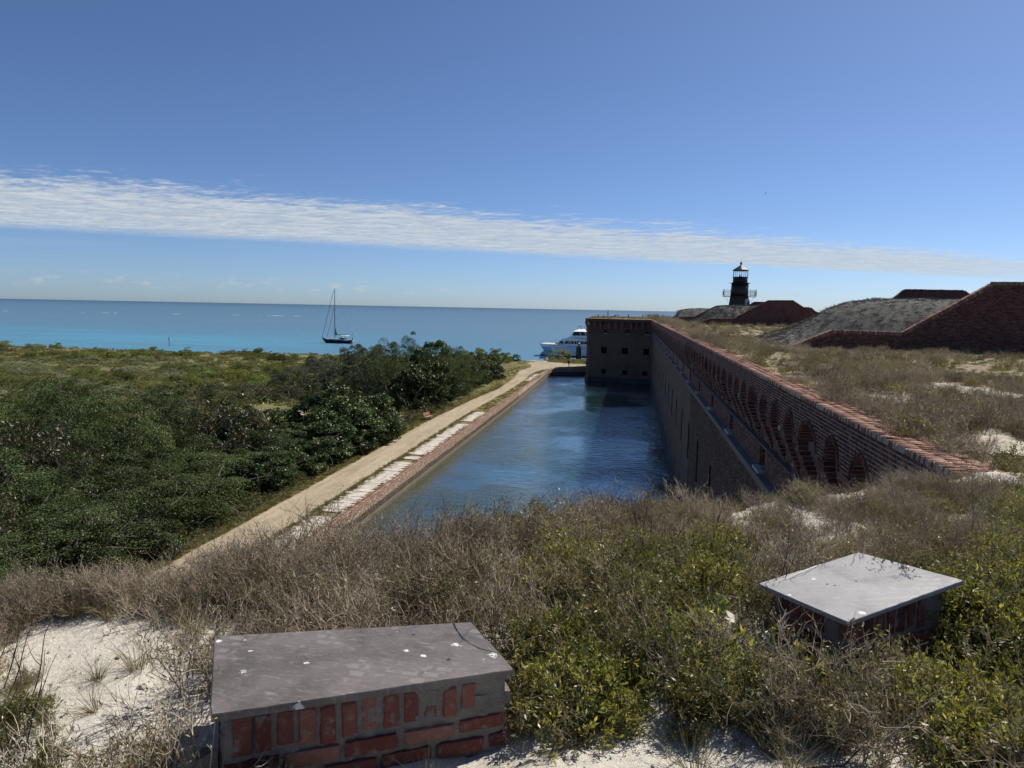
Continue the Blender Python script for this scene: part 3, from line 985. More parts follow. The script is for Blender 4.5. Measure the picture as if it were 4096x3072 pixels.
def fort_face(par, org, U, N, u0, u1, arches, up, mid, low, m_low, m_up, corbels=True, mortar=False):
    org, U, N = np.array([*org, 0.0]), np.array([*U, 0.0]), np.array([*N, 0.0])
    P = lambda u, z, o=0.0: tuple(org + U * u + N * o + Z3 * z)
    cl = lambda L: [h for h in L if h[0] >= u0 and h[1] <= u1]

    def strip(prof, name, mat):
        mb = MB()
        V = [P(u0, z, o) for o, z in prof] + [P(u1, z, o) for o, z in prof]
        n = len(prof)
        mb.add(V, [(k, n + k, n + k + 1, k + 1) for k in range(n - 1)])
        return mb.build(name, mat, par)
    strip([(PLI, -1.5), (PLI, 0.82), (0.0, 1.02)], 'plinth', M_algae)
    mb = MB()
    rv = MB()
    wall_holes(mb, org, U, Z3, N, u0, u1, 0.9, 9.9, cl(mid) + cl(low), 0.7, rv)
    mb.build('lower_wall', m_low, par)
    for k in range(0, len(rv.V), 8):
        MB().add(rv.V[k:k + 8], [tuple(i - k for i in f) for f in rv.F[k // 8 * 5:k // 8 * 5 + 5]]).build('window_opening', M_opening_shade, par)
    strip([(0.0, 9.9), (0.1, 9.9), (0.1, 10.05), (0.2, 10.05), (0.2, 10.2), (STR, 10.2), (STR, Z_LED)], 'string_course', m_low)
    strip([(STR + 0.015, Z_LED - 0.03), (STR + 0.015, Z_LED), (RED - 0.05, Z_LED + 0.035)], 'ledge', M_slate)
    mb = MB()
    rv = MB()
    wall_holes(mb, org + N * RED, U, Z3, N, u0, u1, Z_LED, Z_SHF, cl(up), 0.6, rv)
    V = [P(u0, Z_SHF, RED), P(u1, Z_SHF, RED), P(u1, Z_SHF + 0.02, BAK), P(u0, Z_SHF + 0.02, BAK), P(u1, 13.3, BAK), P(u0, 13.3, BAK)]
    mb.add(V, [(0, 1, 2, 3), (3, 2, 4, 5)])
    mb.build('upper_wall', m_up, par)
    for k in range(0, len(rv.V), 8):
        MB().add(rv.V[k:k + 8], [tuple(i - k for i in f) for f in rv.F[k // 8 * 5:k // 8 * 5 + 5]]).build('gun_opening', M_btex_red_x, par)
    sh = MB().add([P(u0, Z_SHF + 0.004, RED + 0.02), P(u1, Z_SHF + 0.004, RED + 0.02), P(u1, Z_SHF + 0.045, BAK), P(u0, Z_SHF + 0.045, BAK), P(u0, Z_SHF - 0.03, RED + 0.02), P(u1, Z_SHF - 0.03, RED + 0.02)], [(0, 1, 2, 3), (4, 5, 1, 0)])
    sh.build('corbel_shelf', M_shelf, par)
    # parapet pierced by the arcade
    mb = MB()
    sf = MB()
    A = sorted([a for a in arches if u0 <= a[0] < u1])
    piers = []
    e = u0
    for uc, w in A:
        piers.append((e, uc - w / 2))
        e = uc + w / 2
    piers.append((e, u1))
    for a, b in piers:
        if b - a < 0.02:
            continue
        mb.add([P(a, Z_SPR, PAR), P(b, Z_SPR, PAR), P(b, Z_TOP, PAR), P(a, Z_TOP, PAR), P(a, Z_SPR, BAK), P(b, Z_SPR, BAK)], [(0, 1, 2, 3)])
    for uc, w in A:
        sf = MB()
        n = 12
        us = uc - w / 2 * np.cos(np.linspace(0, math.pi, n + 1))
        for i in range(n):
            za, zb = arch_z(us[i], uc, w), arch_z(us[i + 1], uc, w)
            mb.add([P(us[i], za, PAR), P(us[i + 1], zb, PAR), P(us[i + 1], Z_TOP, PAR), P(us[i], Z_TOP, PAR), P(us[i], za, BAK), P(us[i + 1], zb, BAK)], [(0, 1, 2, 3)])
            sf.add([P(us[i], za, PAR), P(us[i], za, BAK), P(us[i + 1], zb, BAK), P(us[i + 1], zb, PAR)], [(0, 1, 2, 3)])
        sf.build('arch_soffit', M_btex_red_y, par)
    mb.add([P(u0, Z_TOP, PAR), P(u1, Z_TOP, PAR), P(u1, Z_TOP, -0.12), P(u0, Z_TOP, -0.12), P(u1, Z_TOP - 0.6, -0.12), P(u0, Z_TOP - 0.6, -0.12)], [(0, 1, 2, 3), (3, 2, 4, 5)])
    mb.build('parapet', m_up, par)
    if corbels:
        yaw = math.atan2(U[1], U[0]) + (math.pi if U[0] * N[1] - U[1] * N[0] > 0 else 0.0)
        for a, b in piers[1:-1] if len(piers) > 2 else []:
            if b - a < 0.1:
                continue
            o = link('corbel', corbel_mesh(b - a), par)
            o.location = P((a + b) / 2, Z_SHF, 0.0)
            o.rotation_euler = (0, 0, yaw)
    sm = MB()
    sm.box(-0.54, 0.54, -0.27, 0.3, 0, 0.09)
    sme = mesh_from('sill', sm.V, sm.F, M_sill)
    for h in cl(up):
        o = link('sill', sme, par)
        o.location = P((h[0] + h[1]) / 2, Z_LED + 0.02, 0.0)
        o.rotation_euler = (0, 0, math.atan2(U[1], U[0]) + (math.pi if U[0] * N[1] - U[1] * N[0] > 0 else 0.0))
    return piers


M_shelf = plain('dark_slate_shelf', (0.055, 0.055, 0.06), 0.8, 0.2, 0.4, 3.0)
M_algae = plain('algae_stained_plinth', (0.055, 0.055, 0.05), 0.85, 0.2, 0.5, 0.8)

cur = thing('curtain_wall', 'long red brick fort wall with a row of corbelled arches above the moat', 'fort wall')
YC = [16.3 + 7.25 * k for k in range(-1, 19)]
ARCH, UPH, MIDH, LOWH = [], [], [], []
for c in YC:
    ARCH += [(c, 1.5), (c + 1.86, 0.92), (c + 3.58, 0.92), (c + 5.32, 0.92)]
    UPH.append((c - 0.47, c + 0.47, Z_LED + 0.1, 11.22))
    MIDH.append((c - 0.45, c + 0.45, 4.8, 7.45))
    LOWH.append((c - 0.30, c + 0.30, 1.25, 2.05))
YN = 52.0   # nearer than this the bricks are built
fort_face(cur, (4.35, 0), (0, 1), (-1, 0), 6.0, YN, ARCH, UPH, MIDH, LOWH, M_mortar_dark, M_mortar)
fort_face(cur, (4.35, 0), (0, 1), (-1, 0), YN, 152.4, ARCH, UPH, MIDH, LOWH, M_btex_old_y, M_btex_red_y)

An = [a for a in ARCH if a[0] < YN + 1]


def gaps(v, half=0.0):
    """solid stretches of the parapet face at height v"""
    z = v
    cuts = []
    for uc, w in An:
        hw = w / 2 + 0.115
        rise = 0.49 + 0.115
        if z < Z_SPR + rise:
            t = max(0.0, (z - Z_SPR) / rise)
            cuts.append((uc - hw * math.sqrt(1 - t * t), uc + hw * math.sqrt(1 - t * t)))
    out_, e = [], 6.2
    for a, b in sorted(cuts):
        if a > e:
            out_.append((e, a))
        e = max(e, b)
    out_.append((e, YN))
    return out_


bk = Bricks()
bk.course_wall((3.9, 0, 0), (0, 1, 0), (0, 0, 1), (-1, 0, 0), 13, gaps, L=0.225, hc=0.0745, joint=0.019, proud=0.005, headers=0.3, jit=0.003, z0=Z_SPR - 0.005)
# voussoirs round each arch
for uc, w in An:
    a_, b_ = w / 2 + 0.055, 0.49 + 0.055
    n = int(math.pi * math.sqrt((a_ * a_ + b_ * b_) / 2) / 0.078)
    for i in range(n):
        t = math.pi * (i + 0.5) / n
        u, z = uc - a_ * math.cos(t), Z_SPR + b_ * math.sin(t)
        rad = np.array([0, -math.cos(t) / a_, math.sin(t) / b_])
        rad /= np.linalg.norm(rad)
        tan = np.array([0, rad[2], -rad[1]])
        M = np.stack([tan, np.array([-1.0, 0, 0]), rad], axis=1)
        bk.add((3.9 + 0.05 - 0.016 + rng.normal() * 0.004, u, z), (0.066, 0.13, 0.105), M)
# header course on edge along the top
n_rows = 3
for r in range(n_rows):
    y = 6.2 + rng.random() * 0.05
    while y < YN + 20:
        w_ = 0.082
        x = 3.9 + 0.10 + r * 0.212
        if rng.random() > 0.02 + 0.03 * r:
            bk_t = (x + rng.normal() * 0.005, y, Z_TOP + 0.012 - 0.05 + rng.normal() * 0.006)
            if r == 0:
                bk.add(bk_t, (w_ - 0.010, 0.205, 0.108), np.array([[0, 1, 0], [-1, 0, 0], [0, 0, 1.]]).T)
            else:
                bk.add(bk_t, (w_ - 0.008, 0.205, 0.10), np.array([[0, 1, 0], [-1, 0, 0], [0, 0, 1.]]).T)
        y += w_
near_top = [i for i, c_ in enumerate(bk.C) if c_[2] > Z_TOP - 0.06]
top = Bricks()
face = Bricks()
ntop = set(near_top)
for i in range(len(bk.C)):
    (top if i in ntop else face).add(bk.C[i], bk.S[i], bk.M[i])
face.make(cur, M_brick, 190)
top.make(cur, M_brick_top, 110, 'coping_brick', 'coping_brickwork')


def minus(holes, z, a, b):
    out_, e = [], a
    for h in sorted(holes):
        if h[2] < z < h[3] and h[1] > a and h[0] < b:
            if h[0] > e:
                out_.append((e, h[0]))
            e = max(e, h[1])
    if b > e:
        out_.append((e, b))
    return out_


bk = Bricks()
bk.course_wall((4.29, 0, 0), (0, 1, 0), (0, 0, 1), (-1, 0, 0), 11, lambda v: minus(UPH, v, 8, YN), hc=0.0775, joint=0.017, proud=0.005, headers=0.3, z0=Z_LED + 0.04)
bk.course_wall((4.41, 0, 0), (0, 1, 0), (0, 0, 1), (-1, 0, 0), 24, lambda v: [(7, YN)], hc=0.0745, joint=0.017, proud=0.004, headers=0.3, z0=Z_SHF + 0.03)
# reveals of the nearest openings: brick jambs
for h in UPH[:6]:
    for zc in np.arange(h[2] + 0.04, h[3], 0.075):
        bk.add((4.29 + 0.16, h[1] - 0.025, zc), (0.22, 0.06, 0.06), np.array([[1, 0, 0], [0, 1, 0], [0, 0, 1.]]))
        bk.add((4.29 + 0.40, h[1] - 0.022, zc), (0.22, 0.06, 0.06), np.array([[1, 0, 0], [0, 1, 0], [0, 0, 1.]]))
bk.make(cur, M_brick, 0)
bk = Bricks()
bk.course_wall((4.35, 0, 0), (0, 1, 0), (0, 0, 1), (-1, 0, 0), 114, lambda v: minus(MIDH + LOWH, v, 16, YN), hc=0.078, proud=0.008, headers=0.35, jit=0.006, z0=1.02)
bk.make(cur, M_brick_old, 0)

# far bastion at the end of the moat
bas = thing('bastion', 'dark shaded brick bastion with square gun openings at the end of the moat', 'bastion')
A_, B_ = np.array([-9.1, 155.6]), np.array([4.35, 152.4])
Ub = (B_ - A_) / np.linalg.norm(B_ - A_)
Nb = np.array([Ub[1], -Ub[0]])
LB = float(np.linalg.norm(B_ - A_))
us = lambda X: (X - 310) / 1190 * 13.4
ab = [(us(x), 0.75) for x in (365, 485, 770, 895, 1190, 1295)] + [(us(x), 1.45) for x in (620, 1050, 1440)]
fort_face(bas, A_, Ub, Nb, 0.0, LB, ab, [(us(a), us(b), 10.6, 11.25) for a, b in ((600, 680), (1020, 1105), (1405, 1495))],
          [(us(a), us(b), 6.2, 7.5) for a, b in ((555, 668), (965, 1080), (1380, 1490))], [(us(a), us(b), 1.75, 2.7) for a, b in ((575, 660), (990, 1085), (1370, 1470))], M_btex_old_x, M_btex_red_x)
# broken lips of the middle gun openings are rebuilt as sagging sills
mb = MB()
A2 = np.array([-9.65, 156.25])
A3 = np.array([-10.2, 180.0])
for (p0, p1) in ((A_, A2), (A2, A3)):
    d = (p1 - p0) / np.linalg.norm(p1 - p0)
    nn = np.array([-d[1], d[0]])
    if nn[0] > 0:
        nn = -nn
    prof = [(PLI, -1.5), (PLI, 0.85), (0, 1.05), (0, 9.9), (STR, 10.2), (STR, 10.42), (RED, 10.45), (RED, 11.3), (0.1, 11.5), (PAR, 12.55), (PAR, Z_TOP), (-0.4, Z_TOP)]
    V = [(p0[0] + nn[0] * o, p0[1] + nn[1] * o, z) for o, z in prof] + [(p1[0] + nn[0] * o, p1[1] + nn[1] * o, z) for o, z in prof]
    mb.add(V, [(k, k + 1, len(prof) + k + 1, len(prof) + k) for k in range(len(prof) - 1)])
mb.build('shoulder_wall', M_btex_old_y, bas)
mb = MB()
mb.add([(-9.72, 156.0, 4.0), (-10.3, 156.2, 4.02), (-10.35, 156.5, 4.05), (-9.7, 156.6, 4.05), (-9.72, 156.0, 3.75), (-9.95, 156.1, 3.72), (-9.95, 156.4, 3.72), (-9.7, 156.6, 3.75)], [(0, 1, 2, 3), (4, 7, 6, 5), (0, 4, 5, 1), (1, 5, 6, 2), (2, 6, 7, 3)])
mb.build('stone_lip', M_sill, bas)

# ------------------------------------------------------------------ terreplein (the grassy roof of the fort)
def terre_z(x, y):
    x, y = np.asarray(x, float), np.asarray(y, float)
    z = 13.54 + fbm(x * 0.22, y * 0.22, 11) * 0.16 + fbm(x * 0.9, y * 0.9, 12) * 0.05
    return z - 0.05 * np.clip((5.2 - x) / 1.0, 0, 1)


xs = np.concatenate([np.arange(4.45, 16, 0.22), np.arange(16, 72, 1.0)])
ys = np.concatenate([np.arange(2, 50, 0.25), np.arange(50, 232, 1.0)])
X, Y = np.meshgrid(xs, ys)
tag(link('terreplein_ground', grid_mesh('terreplein_ground', X, Y, terre_z(X, Y), M_litter)), kind='structure')
xs, ys = np.linspace(-9.9, 4.62, 30), np.linspace(152.2, 182, 50)
X, Y = np.meshgrid(xs, ys)
edge = 155.6 + (X + 9.1) * (152.4 - 155.6) / 13.45
d = Y - edge
Z = np.where(d < 0.6, 13.63, 13.63 + 0.2 * np.clip((d - 0.6) / 2.5, 0, 1) + fbm(X * 0.5, Y * 0.5, 8) * 0.1)
keep = ((d > -0.1) & (X > -9.4 - (Y - 156) * 0.02))[:-1, :-1]
tag(link('bastion_roof_ground', grid_mesh('bastion_roof_ground', X, Y, Z, M_litter, keep)), kind='structure')

# near bastion top: sand under scrub
EDGE = [(4.6, 9.4), (3.2, 8.3), (1.2, 7.0), (-0.9, 5.55), (-3.5, 3.6), (-6.5, 1.4), (-10, -1.3), (-10, -9), (6.2, -9), (6.2, 9.4)]


def near_z(x, y):
    x, y = np.asarray(x, float), np.asarray(y, float)
    z = 13.64 + fbm(x * 0.6, y * 0.6, 21) * 0.09 + fbm(x * 2.5, y * 2.5, 22) * 0.035 + fbm(x * 7, y * 7, 23, 3) * 0.030
    # ground dips a little past the lids towards the rim and banks up at the far right
    z = z + 0.10 * np.exp(-((x - 3.2) ** 2 + (y - 5.0) ** 2) / 2.5)
    z = z + 0.09 * np.exp(-((x + 0.75) ** 2 + (y - 2.20) ** 2) / 0.2)
    return z


xs, ys = np.arange(-10, 6.3, 0.05), np.arange(-4, 9.5, 0.05)
X, Y = np.meshgrid(xs, ys)
keep = inpoly(X, Y, EDGE)[:-1, :-1]
tag(link('sand_ground', grid_mesh('sand_ground', X, Y, near_z(X, Y), M_sand, keep)), kind='structure')
nb = thing('bastion', 'brick bastion under the scrub in the foreground', 'bastion')
MB().prism([(a * 0.995, b - 0.05) for a, b in EDGE], lambda a, b: (a, b, -1.0), lambda a, b: (a, b, 13.35)).build('wall_body', M_btex_old_y, nb)


# ------------------------------------------------------------------ traverses: brick-faced earth mounds
def traverse_wall(par, poly, y0, th, near):
    zb = min(p[1] for p in poly)
    mat = M_mortar_dark if near else M_btex_red_x
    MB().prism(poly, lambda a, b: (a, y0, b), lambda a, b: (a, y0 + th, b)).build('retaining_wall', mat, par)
    topl = sorted([p for p in poly if p[1] > zb + 0.3 or p in (poly[0],)], key=lambda p: p[0])
    topl = [p for p in poly if p[1] > zb + 0.05]
    bk = Bricks()
    for (a, b), (c, d) in zip(topl[:-1], topl[1:]):
        L = math.hypot(c - a, d - b)
        t = np.array([(c - a) / L, 0, (d - b) / L])
        nn = np.array([-t[2], 0, t[0]])
        pitch = 0.083 if near else 0.25
        for k in range(int(L / pitch)):
            s = (k + 0.5) * pitch
            cpt = np.array([a, 0, b]) + t * s + nn * 0.02
            cpt[1] = y0 + 0.19
            bk.add(cpt, (pitch - 0.012, 0.46, 0.20), np.stack([t, np.array([0, 1.0, 0]), nn], axis=1))
    bk.make(par, M_brick_top if near == 2 else M_brick, 240 if near else 40, 'coping_brick', 'coping_brickwork')
    if near:
        def iv(v):
            z = v
            xs_ = []
            n = len(poly)
            for i in range(n):
                (x0, z0), (x1, z1) = poly[i], poly[(i + 1) % n]
                if (z0 > z) != (z1 > z):
                    xs_.append(x0 + (z - z0) * (x1 - x0) / (z1 - z0))
            xs_.sort()
            return [(xs_[i] + 0.02, xs_[i + 1] - 0.02) for i in range(0, len(xs_) - 1, 2)]
        bk = Bricks()
        bk.course_wall((0, y0, 0), (1, 0, 0), (0, 0, 1), (0, -1, 0), int((max(p[1] for p in poly) - zb - 0.12) / 0.076), iv, hc=0.076, proud=0.008, headers=0.3, jit=0.004, z0=zb + 0.02)
        bk.make(par, M_brick, 60)


def mound(par, foot, sh, top, xr_, y0, y1, ztop, right_low=None, seed=0):
    """earth mound: rises from x=foot to x=top, front slope from y0"""
    xs = np.arange(foot - 1.5, xr_, 0.3)
    ys = np.arange(y0 - 1.0, y1, 0.35)
    X, Y = np.meshgrid(xs, ys)
    sm = lambda t: np.clip(t, 0, 1) ** 2 * (3 - 2 * np.clip(t, 0, 1))
    prof = np.interp(X * (y0 + 6.5) / np.maximum(Y, y0 + 2.0), [foot - 1.5, foot, sh[0], top - 1.2, top, top + 1.4, top + 3.2, xr_], [13.2, 13.5, sh[1] - 0.1, sh[1] + (ztop - sh[1]) * 0.62, ztop - 0.30, ztop - 0.08, ztop, ztop - 0.1])
    fy = np.clip((Y - y0) / 6.0, 0, 1)
    fy = 0.10 + 0.90 * np.sin(fy * math.pi / 2) ** 0.9
    Z = 13.45 + (prof - 13.45) * fy + fbm(X * 0.5, Y * 0.5, 31 + seed) * 0.16 + fbm(X * 2.2, Y * 2.2, 32 + seed) * 0.07
    return link('earth_mound', grid_mesh('earth_mound', X, Y, Z, M_mound), par)


tr = thing('traverse', 'large nearest brick-faced earth mound with sloping coping at the upper right', 'earthwork', group='traverses on the fort roof')
traverse_wall(tr, [(9.3, 13.0), (9.3, 13.62), (11.3, 14.51), (15.0, 14.46), (19.35, 17.22), (19.4, 17.32), (25.5, 17.38), (29.5, 14.5), (33, 14.45), (33, 13.0)], 43.0, 0.5, 2)
mound(tr, 8.7, (11.2, 14.55), 14.6, 27, 45.5, 64, 16.62, seed=1)
traverse_wall(tr, [(19.6, 13.2), (19.6, 15.6), (20.83, 16.83), (21.6, 17.52), (25.9, 17.5), (26.9, 16.7), (27.4, 13.2)], 62.0, 0.5, 0)
tr = thing('traverse', 'smaller flat-topped brick-faced mound in front of the lighthouse', 'earthwork', group='traverses on the fort roof')
traverse_wall(tr, [(10.0, 12.8), (10.0, 13.62), (11.7, 14.36), (15.2, 14.42), (20.2, 17.33), (23.7, 17.39), (26.4, 15.66), (28.6, 14.2), (31, 14.2), (31, 12.8)], 113.0, 0.6, 0)
mound(tr, 8.6, (11.5, 14.5), 14.1, 24, 117, 134, 16.58, seed=2)
traverse_wall(tr, [(19.8, 13), (19.8, 15.9), (20.66, 16.7), (21.72, 17.4), (25.5, 17.42), (28.5, 16.0), (28.5, 13)], 135.0, 0.6, 0)
traverse_wall(tr, [(29.4, 13), (29.4, 16.1), (30.1, 16.6), (31.8, 16.6), (32.6, 15.9), (34, 15.4), (34, 13)], 136.5, 0.6, 0)
tr = thing('traverse', 'farthest low grassy mound with brick edge left of the lighthouse', 'earthwork', group='traverses on the fort roof')
traverse_wall(tr, [(8.4, 13), (8.4, 13.7), (9.5, 14.28), (12.5, 14.34), (16.7, 16.7), (19, 16.9), (22, 14.5), (22, 13)], 150.0, 0.6, 0)
mound(tr, 8.6, (9.7, 14.7), 11.4, 24, 156, 172, 16.14, seed=3)

# ------------------------------------------------------------------ lighthouse
lh = thing('lighthouse', 'black iron harbour lighthouse with glazed lantern and side balcony rails', 'lighthouse', (27.5, 195.0, 0.0))
MB().lathe([(3.35, 13.0), (2.95, 17.1), (2.62, 19.55)], n=6, rot=R(20)).build('base', M_iron, lh)
MB().lathe([(2.62, 19.55), (2.85, 19.58), (2.85, 19.70), (2.2, 19.72)], n=24).build('gallery_floor', M_iron, lh)
MB().lathe([(2.24, 19.7), (2.16, 23.1)], n=28).build('tower_shaft', M_iron, lh, True)
MB().lathe([(2.1, 23.06), (2.62, 23.10), (2.62, 23.20), (1.95, 23.24)], n=28).build('ring_ledge', M_iron, lh)
MB().lathe([(1.88, 23.2), (1.83, 24.65)], n=28).build('watch_room', M_iron, lh, True)
MB().lathe([(1.9, 24.62), (2.02, 24.66), (2.02, 24.74), (1.7, 24.76)], n=28).build('lantern_sill', M_iron, lh)
for k in range(10):
    t = 2 * math.pi * (k + 0.5) / 10
    MB().tube([(1.84 * math.cos(t), 1.84 * math.sin(t), 24.72), (1.84 * math.cos(t), 1.84 * math.sin(t), 26.3)], 0.05, 6).build('glazing_bar', M_iron, lh)
    t2 = 2 * math.pi * (k + 1.5) / 10
    a, b = (1.80 * math.cos(t), 1.80 * math.sin(t)), (1.80 * math.cos(t2), 1.80 * math.sin(t2))
    link('pane', mesh_from('pane', [(*a, 24.74), (*b, 24.74), (*b, 26.28), (*a, 26.28)], [(0, 1, 2, 3)], M_pane), lh)
MB().lathe([(1.86, 26.26), (2.08, 26.5), (2.06, 26.58), (0.25, 27.72), (0.16, 28.05)], n=10, rot=R(18)).build('lantern_roof', M_iron, lh)
MB().lathe([(0.10, 27.95), (0.25, 28.15), (0.30, 28.35), (0.22, 28.55), (0.05, 28.65), (0.02, 29.5)], n=12).build('vent_ball', M_iron, lh, True)
lamp = MB()
lamp.tube([(-0.1, 0, 24.75), (-0.1, 0, 25.0)], 0.28, 8)
lamp.tube([(-0.25, 0, 25.0), (-0.25, 0, 25.35)], 0.09, 6)
lamp.tube([(0.12, 0, 25.0), (0.12, 0, 25.35)], 0.09, 6)
lamp.build('beacon', M_iron, lh)
for s_ in (-1, 1):
    fl = MB()
    fl.box(min(s_ * 2.2, s_ * 4.1), max(s_ * 2.2, s_ * 4.1), -1.4, 1.4, 19.58, 19.70)
    fl.build('balcony_floor', M_iron, lh)
    for (xa, ya, xb, yb) in ((s_ * 4.05, -1.35, s_ * 4.05, 1.35), (s_ * 2.45, -1.35, s_ * 4.05, -1.35), (s_ * 2.45, 1.35, s_ * 4.05, 1.35)):
        rl = MB()
        for z in (19.95, 21.0, 21.35):
            rl.tube([(xa, ya, z), (xb, yb, z)], 0.028, 5)
        n = 10
        for k in range(n + 1):
            t = k / n
            rl.tube([(xa + (xb - xa) * t, ya + (yb - ya) * t, 19.95), (xa + (xb - xa) * t, ya + (yb - ya) * t, 21.0)], 0.02, 4)
        rl.build('railing', M_ironlt, lh)
    for (xa, ya) in ((s_ * 4.05, -1.35), (s_ * 4.05, 1.35), (s_ * 2.45, -1.35)):
        MB().tube([(xa, ya, 19.62), (xa, ya, 21.4), (xa, ya, 21.5)], [0.05, 0.05, 0.09], 6).build('rail_post', M_iron, lh)
    br = MB()
    br.tube([(s_ * 3.9, -0.8, 19.55), (s_ * 3.4, -0.8, 19.3), (s_ * 3.1, -0.8, 18.8), (s_ * 2.95, -0.8, 18.2)], 0.035, 5)
    br.build('bracket', M_ironlt, lh)
dr = MB()
dp = [(-0.62, 17.0), (0.62, 17.0), (0.62, 18.6), (0.45, 19.0), (0.0, 19.2), (-0.45, 19.0), (-0.62, 18.6)]
ang = R(-48)
cxd, cyd = 2.75 * math.cos(ang), 2.75 * math.sin(ang)
dr.prism(dp, lambda a, b: (cxd - a * math.sin(ang) + 0.35 * math.cos(ang) - (b - 17) * 0.13 * math.cos(ang), cyd + a * math.cos(ang) + 0.35 * math.sin(ang) - (b - 17) * 0.13 * math.sin(ang), b),
         lambda a, b: (cxd - a * math.sin(ang) - 0.4 * math.cos(ang), cyd + a * math.cos(ang) - 0.4 * math.sin(ang), b))
dr.build('door_frame', M_sill, lh)
dr = MB()
dp = [(-0.38, 16.9), (0.38, 16.9), (0.38, 18.4), (-0.38, 18.4)]
dr.prism(dp, lambda a, b: (cxd - a * math.sin(ang) + 0.40 * math.cos(ang) - (b - 17) * 0.13 * math.cos(ang), cyd + a * math.cos(ang) + 0.40 * math.sin(ang) - (b - 17) * 0.13 * math.sin(ang), b),
         lambda a, b: (cxd - a * math.sin(ang) - 0.4 * math.cos(ang), cyd + a * math.cos(ang) - 0.4 * math.sin(ang), b))
dr.build('door', M_iron, lh)


# ------------------------------------------------------------------ plant builders
def rand_dirs(r, n):
    v = r.normal(size=(n, 3))
    return v / np.linalg.norm(v, axis=1, keepdims=True)


def norm(v):
    return v / np.maximum(np.linalg.norm(v, axis=-1, keepdims=True), 1e-9)


def seg_mesh(A, B, ra, rb):
    """three-sided twigs between A and B -> verts, quads"""
    d = norm(B - A)
    h = np.where(np.abs(d[:, 2:3]) < 0.9, np.array([[0, 0, 1.0]]), np.array([[1.0, 0, 0]]))
    a = norm(np.cross(d, h))
    b = np.cross(d, a)
    n = len(A)
    V = np.zeros((n, 6, 3))
    for k in range(3):
        t = 2 * math.pi * k / 3
        off = a * math.cos(t) + b * math.sin(t)
        V[:, k] = A + off * ra[:, None]
        V[:, 3 + k] = B + off * rb[:, None]
    f = np.array([(0, 1, 4, 3), (1, 2, 5, 4), (2, 0, 3, 5)])
    F = (f[None] + (np.arange(n) * 6)[:, None, None]).reshape(-1, 4)
    return V.reshape(-1, 3), F


def leaf_mesh(P, D, Nn, L, W, fold=0.15):
    """diamond leaves: base P, along D, normal Nn"""
    n = len(P)
    s = norm(np.cross(D, Nn))
    V = np.zeros((n, 4, 3))
    V[:, 0] = P
    V[:, 1] = P + D * (L * 0.5)[:, None] + s * (W * 0.5)[:, None] + Nn * (W * fold)[:, None]
    V[:, 2] = P + D * L[:, None]
    V[:, 3] = P + D * (L * 0.5)[:, None] - s * (W * 0.5)[:, None] + Nn * (W * fold)[:, None]
    F = np.arange(n * 4).reshape(n, 4)
    return V.reshape(-1, 3), F


def combine(name, parts, mats):
    Vs, Fs, mi, b = [], [], [], 0
    for V, F, m in parts:
        Vs.append(V)
        Fs.append(F + b)
        mi.append(np.full(len(F), m))
        b += len(V)
    return mesh_from(name, np.concatenate(Vs), np.concatenate(Fs), mats, False, np.concatenate(mi))


def grow(r, starts, dirs, length, levels, kids, spread, up, rad, seg=3, shrink=0.66, wob=0.25):
    """branching; returns list of arrays (A,B,ra,rb), and tips/points of the last levels"""
    A_, B_, RA, RB, pts, pd = [], [], [], [], [], []
    L = length
    for lv in range(levels):
        p = starts.copy()
        d = dirs.copy()
        n = len(p)
        ll = L * r.uniform(0.6, 1.25, n)
        hist = [p]
        hd = [d]
        for s_ in range(seg):
            q = p + d * (ll / seg)[:, None]
            r0 = rad * (1 - 0.6 * s_ / seg)
            r1 = rad * (1 - 0.6 * (s_ + 1) / seg)
            A_.append(p)
            B_.append(q)
            RA.append(np.full(n, r0))
            RB.append(np.full(n, r1))
            p = q
            d = norm(d + r.normal(size=(n, 3)) * wob + np.array([0, 0, up]))
            hist.append(p)
            hd.append(d)
        if lv >= levels - 2:
            pts += hist[1:]
            pd += hd[1:]
        if lv < levels - 1:
            H, D = np.stack(hist, 1), np.stack(hd, 1)
            ss, dd = [], []
            for k in range(kids):
                j = r.integers(1, seg + 1, n)
                ss.append(H[np.arange(n), j])
                dd.append(norm(D[np.arange(n), j] + r.normal(size=(n, 3)) * spread + np.array([0, 0, up])))
            starts, dirs = np.concatenate(ss), np.concatenate(dd)
            L *= shrink
            rad *= 0.66
    return np.concatenate(A_), np.concatenate(B_), np.concatenate(RA), np.concatenate(RB), np.concatenate(pts), np.concatenate(pd)


